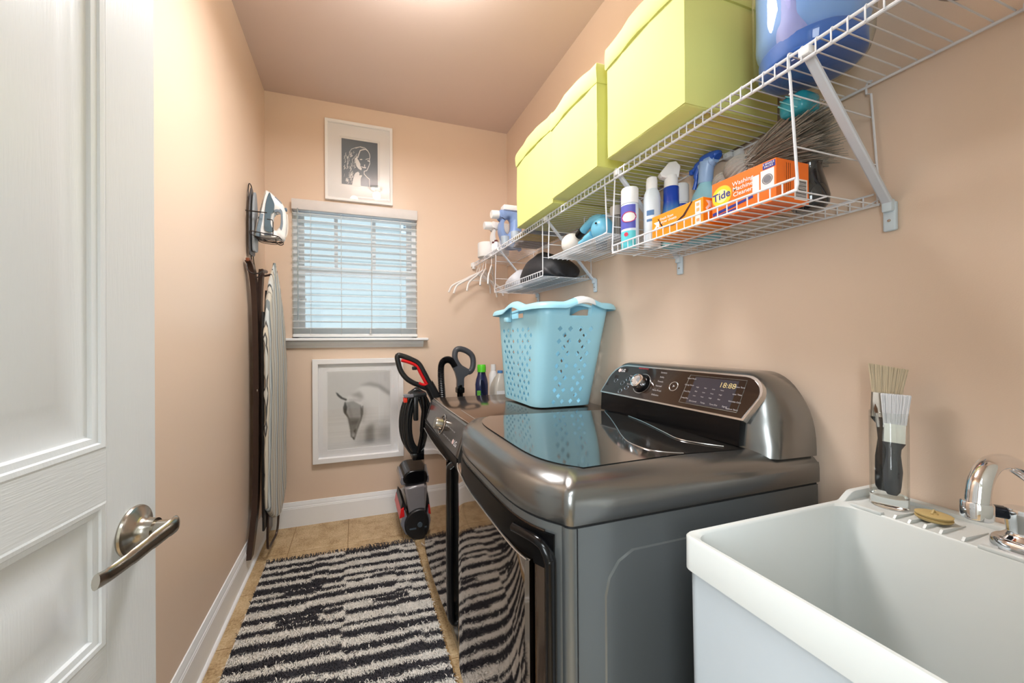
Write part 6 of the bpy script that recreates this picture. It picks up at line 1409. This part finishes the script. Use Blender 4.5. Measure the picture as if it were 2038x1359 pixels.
for j in range(ny+1):
    for i in range(nx+1):
        x, y = RX0+(RX1-RX0)*i/nx, RY0+(RY1-RY0)*j/ny; X2, Y2 = rt(x, y)
        e = min(i, nx-i, j, ny-j); bb.v.append((X2, Y2, .008+.002*math.sin(70*x+50*y) if e else .003)); cl_.append((*(DRK if isdark(x, y) else CRM), 1))
bb.f = [(j*(nx+1)+i, j*(nx+1)+i+1, (j+1)*(nx+1)+i+1, (j+1)*(nx+1)+i) for j in range(ny) for i in range(nx)]
bb.c = np.array(cl_); RM = MV('wool_pile', .95)
obj('backing', bb, RM, parent=rg_, smooth=80)
NB = 62000; r_ = np.random.RandomState(4)
xs, ys_ = r_.uniform(RX0+.004, RX1-.004, NB), r_.uniform(RY0, RY1-.004, NB)
V = np.zeros((NB, 5, 3)); CC = np.zeros((NB, 5, 4)); CC[..., 3] = 1
for k in range(NB):
    x, y = xs[k], ys_[k]; d = isdark(x, y); c = DRK if d else CRM; m_ = .86+.2*r_.rand(); X2, Y2 = rt(x, y)
    a = r_.normal(-PI/2+.15, .42) if r_.rand() < .8 else r_.uniform(0, 2*PI); L_ = r_.uniform(.010, .021)*(1.1 if not d else .9); h = r_.uniform(.004, .010); w = r_.uniform(.0011, .0022)
    dx, dy = math.cos(a), math.sin(a); z0 = .007
    V[k, 0] = (X2-dy*w, Y2+dx*w, z0); V[k, 1] = (X2+dy*w, Y2-dx*w, z0)
    V[k, 2] = (X2+dx*L_*.55+dy*w*.8, Y2+dy*L_*.55-dx*w*.8, z0+h); V[k, 3] = (X2+dx*L_*.55-dy*w*.8, Y2+dy*L_*.55+dx*w*.8, z0+h)
    V[k, 4] = (X2+dx*L_, Y2+dy*L_, z0+h*.75); CC[k, :, :3] = np.array(c)*m_
me = D.meshes.new('pile'); vv = (V.reshape(-1, 3)-np.array([-.06, 1.5, 0])); idx = np.arange(NB)[:, None]*5
faces = [tuple(q) for q in (idx+np.array([0, 1, 2, 3])).tolist()]+[tuple(q) for q in (idx+np.array([3, 2, 4])).tolist()]
me.from_pydata(vv.tolist(), [], faces); at = me.color_attributes.new('Col', 'FLOAT_COLOR', 'POINT'); at.data.foreach_set('color', CC.astype(np.float32).ravel()); me.materials.append(RM)
o = D.objects.new('pile', me); COL.objects.link(o); o.parent = rg_; o['kind'] = 'stuff'
bb = B(); cl_ = []
for k in range(130):       # fringe threads on the far end
    x = RX0+(RX1-RX0)*(k+rs.random())/130; X2, Y2 = rt(x, RY1); a = PI/2+rs.uniform(-.8, .5); L_ = rs.uniform(.012, .03)*(1.6 if x > .05 else 1); p0 = Vector((X2, Y2-.006, .007)); p1 = p0+Vector((math.cos(a)*L_*.5, math.sin(a)*L_*.5, rs.uniform(.004, .012))); p2 = p0+Vector((math.cos(a+.3)*L_, math.sin(a+.3)*L_, rs.uniform(.001, .006)))
    n0 = len(bb.v); bb.tube([p0, p1, p2], [.0024, .002, .0006], 5); cl_ += [(*DRK, 1)]*(len(bb.v)-n0)
bb.c = np.array(cl_); obj('fringe', bb, RM, parent=rg_, kind='stuff')
bb = B(); cl_ = []; TN = s2l((160, 128, 84))
for k in range(90):
    y = RY0+(RY1-RY0)*k/90; X2, Y2 = rt(RX1, y); n0 = len(bb.v); bb.tube([(X2-.002, Y2, .004), (X2+.003, Y2+.006, .009), (X2+.002, Y2+.018, .005)], .0032, 6); cl_ += [(*TN, 1)]*(len(bb.v)-n0)
bb.c = np.array(cl_); obj('bound_edge', bb, RM, parent=rg_, kind='stuff')
# folded paper sliver by the washer foot
solo('paper_scrap', B().add([(.372, 2.205, .001), (.405, 2.15, .001), (.40, 2.13, .012), (.368, 2.18, .026)], [(0, 1, 2, 3)]), WHP, 'small white paper scrap on floor at the washer corner', 'paper', (.385, 2.17, 0), smooth=0, solid=.001)
